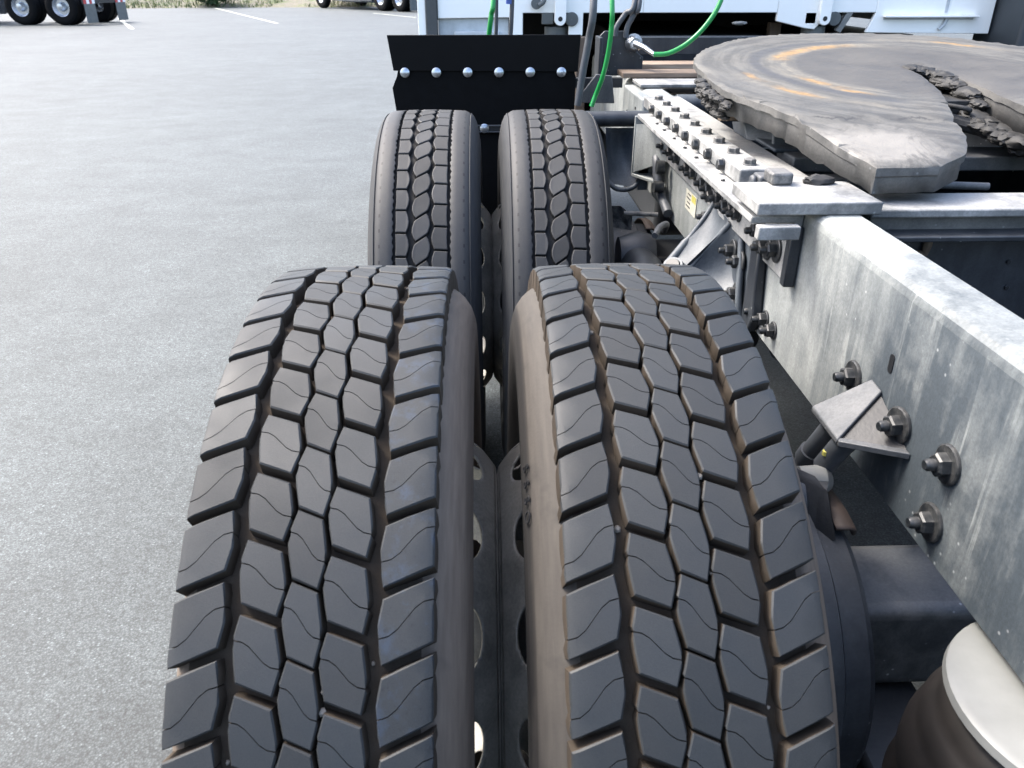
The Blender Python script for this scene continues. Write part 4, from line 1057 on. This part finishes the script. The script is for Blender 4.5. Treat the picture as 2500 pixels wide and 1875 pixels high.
b = MB(); b.box((1.69, Yc - .004, 1.188), (2.08, Yc - .001, 1.197)); b.tube([(1.965, Yc - .006, 1.19), (1.955, Yc - .01, 1.168), (1.94, Yc - .006, 1.150)], .008, 8); b.box((1.95, Yc - .004, 1.215), (1.962, Yc - .001, 2.0)); b.build('ledge_seam', M['white_dirty'], cabo)
b = MB(); b.tube(spline([(.24, Yc - .02, 1.30), (.235, Yc - .03, 1.262), (.215, Yc - .03, 1.245)], 5), .01, 10); b.lathe([(-.012, .0005), (-.012, .022), (.0, .022)], 16, 'y', c=(.205, Yc - .012, 1.252)); b.build('cable_grommet', M['flap_grey'], cabo, smooth=True)
b = MB(); b.box((2.178, 2.60, .45), (2.50, 2.95, 2.9)); b.build('side_fairing', M['dark_trim'], T, bevel=.02, seg=4)
# under the cab: gearbox, tanks, posts
b = MB(); b.box((.60, 3.0, .45), (1.25, 4.6, 1.12)); b.box((-.25, 4.2, .3), (2.1, 4.4, 1.2)); b.box((.0, 3.3, .35), (.45, 4.6, 1.0)); b.box((1.5, 3.3, .35), (2.1, 4.6, 1.1)); b.box((-.27, 2.83, 1.218), (2.13, 4.9, 1.235))
b.build('gearbox', M['black_steel'], T, bevel=.02)
b = MB(); b.box((.362, 2.60, .60), (.402, 2.66, 1.135)); b.build('support_post', M['brown_post'], T, bevel=.003)
b = MB(); b.box((1.26, 2.95, .9), (1.31, 3.0, 1.17)); b.build('support_post', M['brown_post'], T, bevel=.003)
b = MB(); b.box((.55, 2.55, .98), (1.3, 2.6, 1.14)); b.build('cross_member', M['rail_dark'], T, bevel=.003)
b = MB(); b.add(*lump(.985, 2.5, 1.19, .03, .01, .007, 5)); b.build('clip', M['bag_plate'], T, smooth=True)

# ---------------- plank resting on the deck (loose)
b = MB()
b.box((.470, 2.16, 1.046), (.90, 2.275, 1.075)); 
pl = b.build('wooden_plank', M['wood_pale'], None, bevel=.003); tag(pl, 'pale weathered wooden plank across the frame, farther from the fifth wheel', 'plank')
b = MB(); b.box((.455, 1.99, 1.046), (.90, 2.11, 1.063)); pl2 = b.build('wooden_plank', M['wood'], None, bevel=.003)
tag(pl2, 'thinner rust brown board lying nearer the fifth wheel than the other plank', 'plank')

# ================================================================== BACKGROUND TRUCKS
def bg_wheel(parent, c, R3, face=1, polished=True):
    b = MB(); w = .26
    b.lathe([(0, .28), (0.0, .30), (-.02, .40), (0, .49), (.03, .52), (w - .03, .52), (w, .49), (w + .02, .40), (w, .29)], 40, 'x', m=0)
    b.v = [(c[0] + face * x, c[1] + y, c[2] + z) for x, y, z in b.v]
    t = b.build('tyre', M['black_rubber'], parent, smooth=True, angle=40)
    b = MB(); b.lathe([(0, .285), (.02, .27), (.07, .25), (.10, .22), (.10, .14), (.06, .12), (.0, .11), (-.05, .09), (-.06, .03), (-.06, .0005)], 40, 'x')
    b.v = [(c[0] + face * x, c[1] + y, c[2] + z) for x, y, z in b.v]
    b.build('wheel_rim', M['alu'], t, smooth=True, angle=40)
    return t
def bg_truck(name, loc, ang, label, tape=True, front=False):
    B = empty(name, loc, (0, 0, ang)); tag(B, label, 'truck')
    # local: x to the right, y forward; left rear wheel outer face at x = 0, rear axle y = 0
    for y in (0, 1.33):
        bg_wheel(B, (0, y, .52), None); bg_wheel(B, (.30, y, .52), None)
        bg_wheel(B, (2.44, y, .52), None, -1); bg_wheel(B, (2.14, y, .52), None, -1)
    b = MB(); b.box((.78, -.8, .78), (.86, 6.5, 1.04)); b.box((1.58, -.8, .78), (1.66, 6.5, 1.04)); b.box((.78, -.8, .80), (1.66, -.72, 1.04)); b.build('frame', M['black_steel'], B)
    b = MB(); b.box((.02, -.758, .60), (2.42, -.70, .80)); b.build('rear_bar', M['black_steel'], B)
    b = MB(); b.box((.5, -.06, .45), (1.95, .06, .6)); b.box((.5, 1.27, .45), (1.95, 1.39, .6)); b.build('axle_housing', M['black_steel'], B)
    for x0 in (.02, 1.82):
        b = MB(); b.box((x0, -.76, .06), (x0 + .60, -.752, .60)); o = b.build('mud_flap', M['flap_grey'], B)
        if tape:
            for k in range(4):
                b = MB(); b.box((x0 + k * .15, -.768, .60), (x0 + k * .15 + .149, -.7605, .72)); b.build('reflective_strip', M['red'] if k % 2 == 0 else M['white_tape'], B)
    b = MB(); b.box((.1, 3.2, .9), (2.34, 5.6, 3.0)); b.box((.25, 5.6, .9), (2.2, 7.4, 1.9)); b.build('cab', M['white'], B, bevel=.08, seg=3)
    b = MB(); b.tube([(.3, 2.1, .62), (.3, 4.6, .62)], .32, 28); b.build('fuel_tank', M['alu'], B, smooth=True, angle=40)
    bg_wheel(B, (.02, 6.2, .52), None); bg_wheel(B, (2.42, 6.2, .52), None, -1)
    b = MB(); b.box((.1, 3.0, .34), (2.34, 5.4, .55)); b.build('side_skirt', M['alu'] if front else M['black_steel'], B, bevel=.03)
    return B
# left truck: rear points right and towards the viewer
angL = R_(83)
bg_truck('parked_tractor', (-13.15, 26.35, 0), angL, 'parked tractor at the left edge, chrome wheels, red and white tape above mud flap')
angR = R_(42.5)
bg_truck('parked_tractor', (-3.75, 36.6, 0), angR, 'distant parked tractor with silver side skirt at the top beside the white cab', False, True)
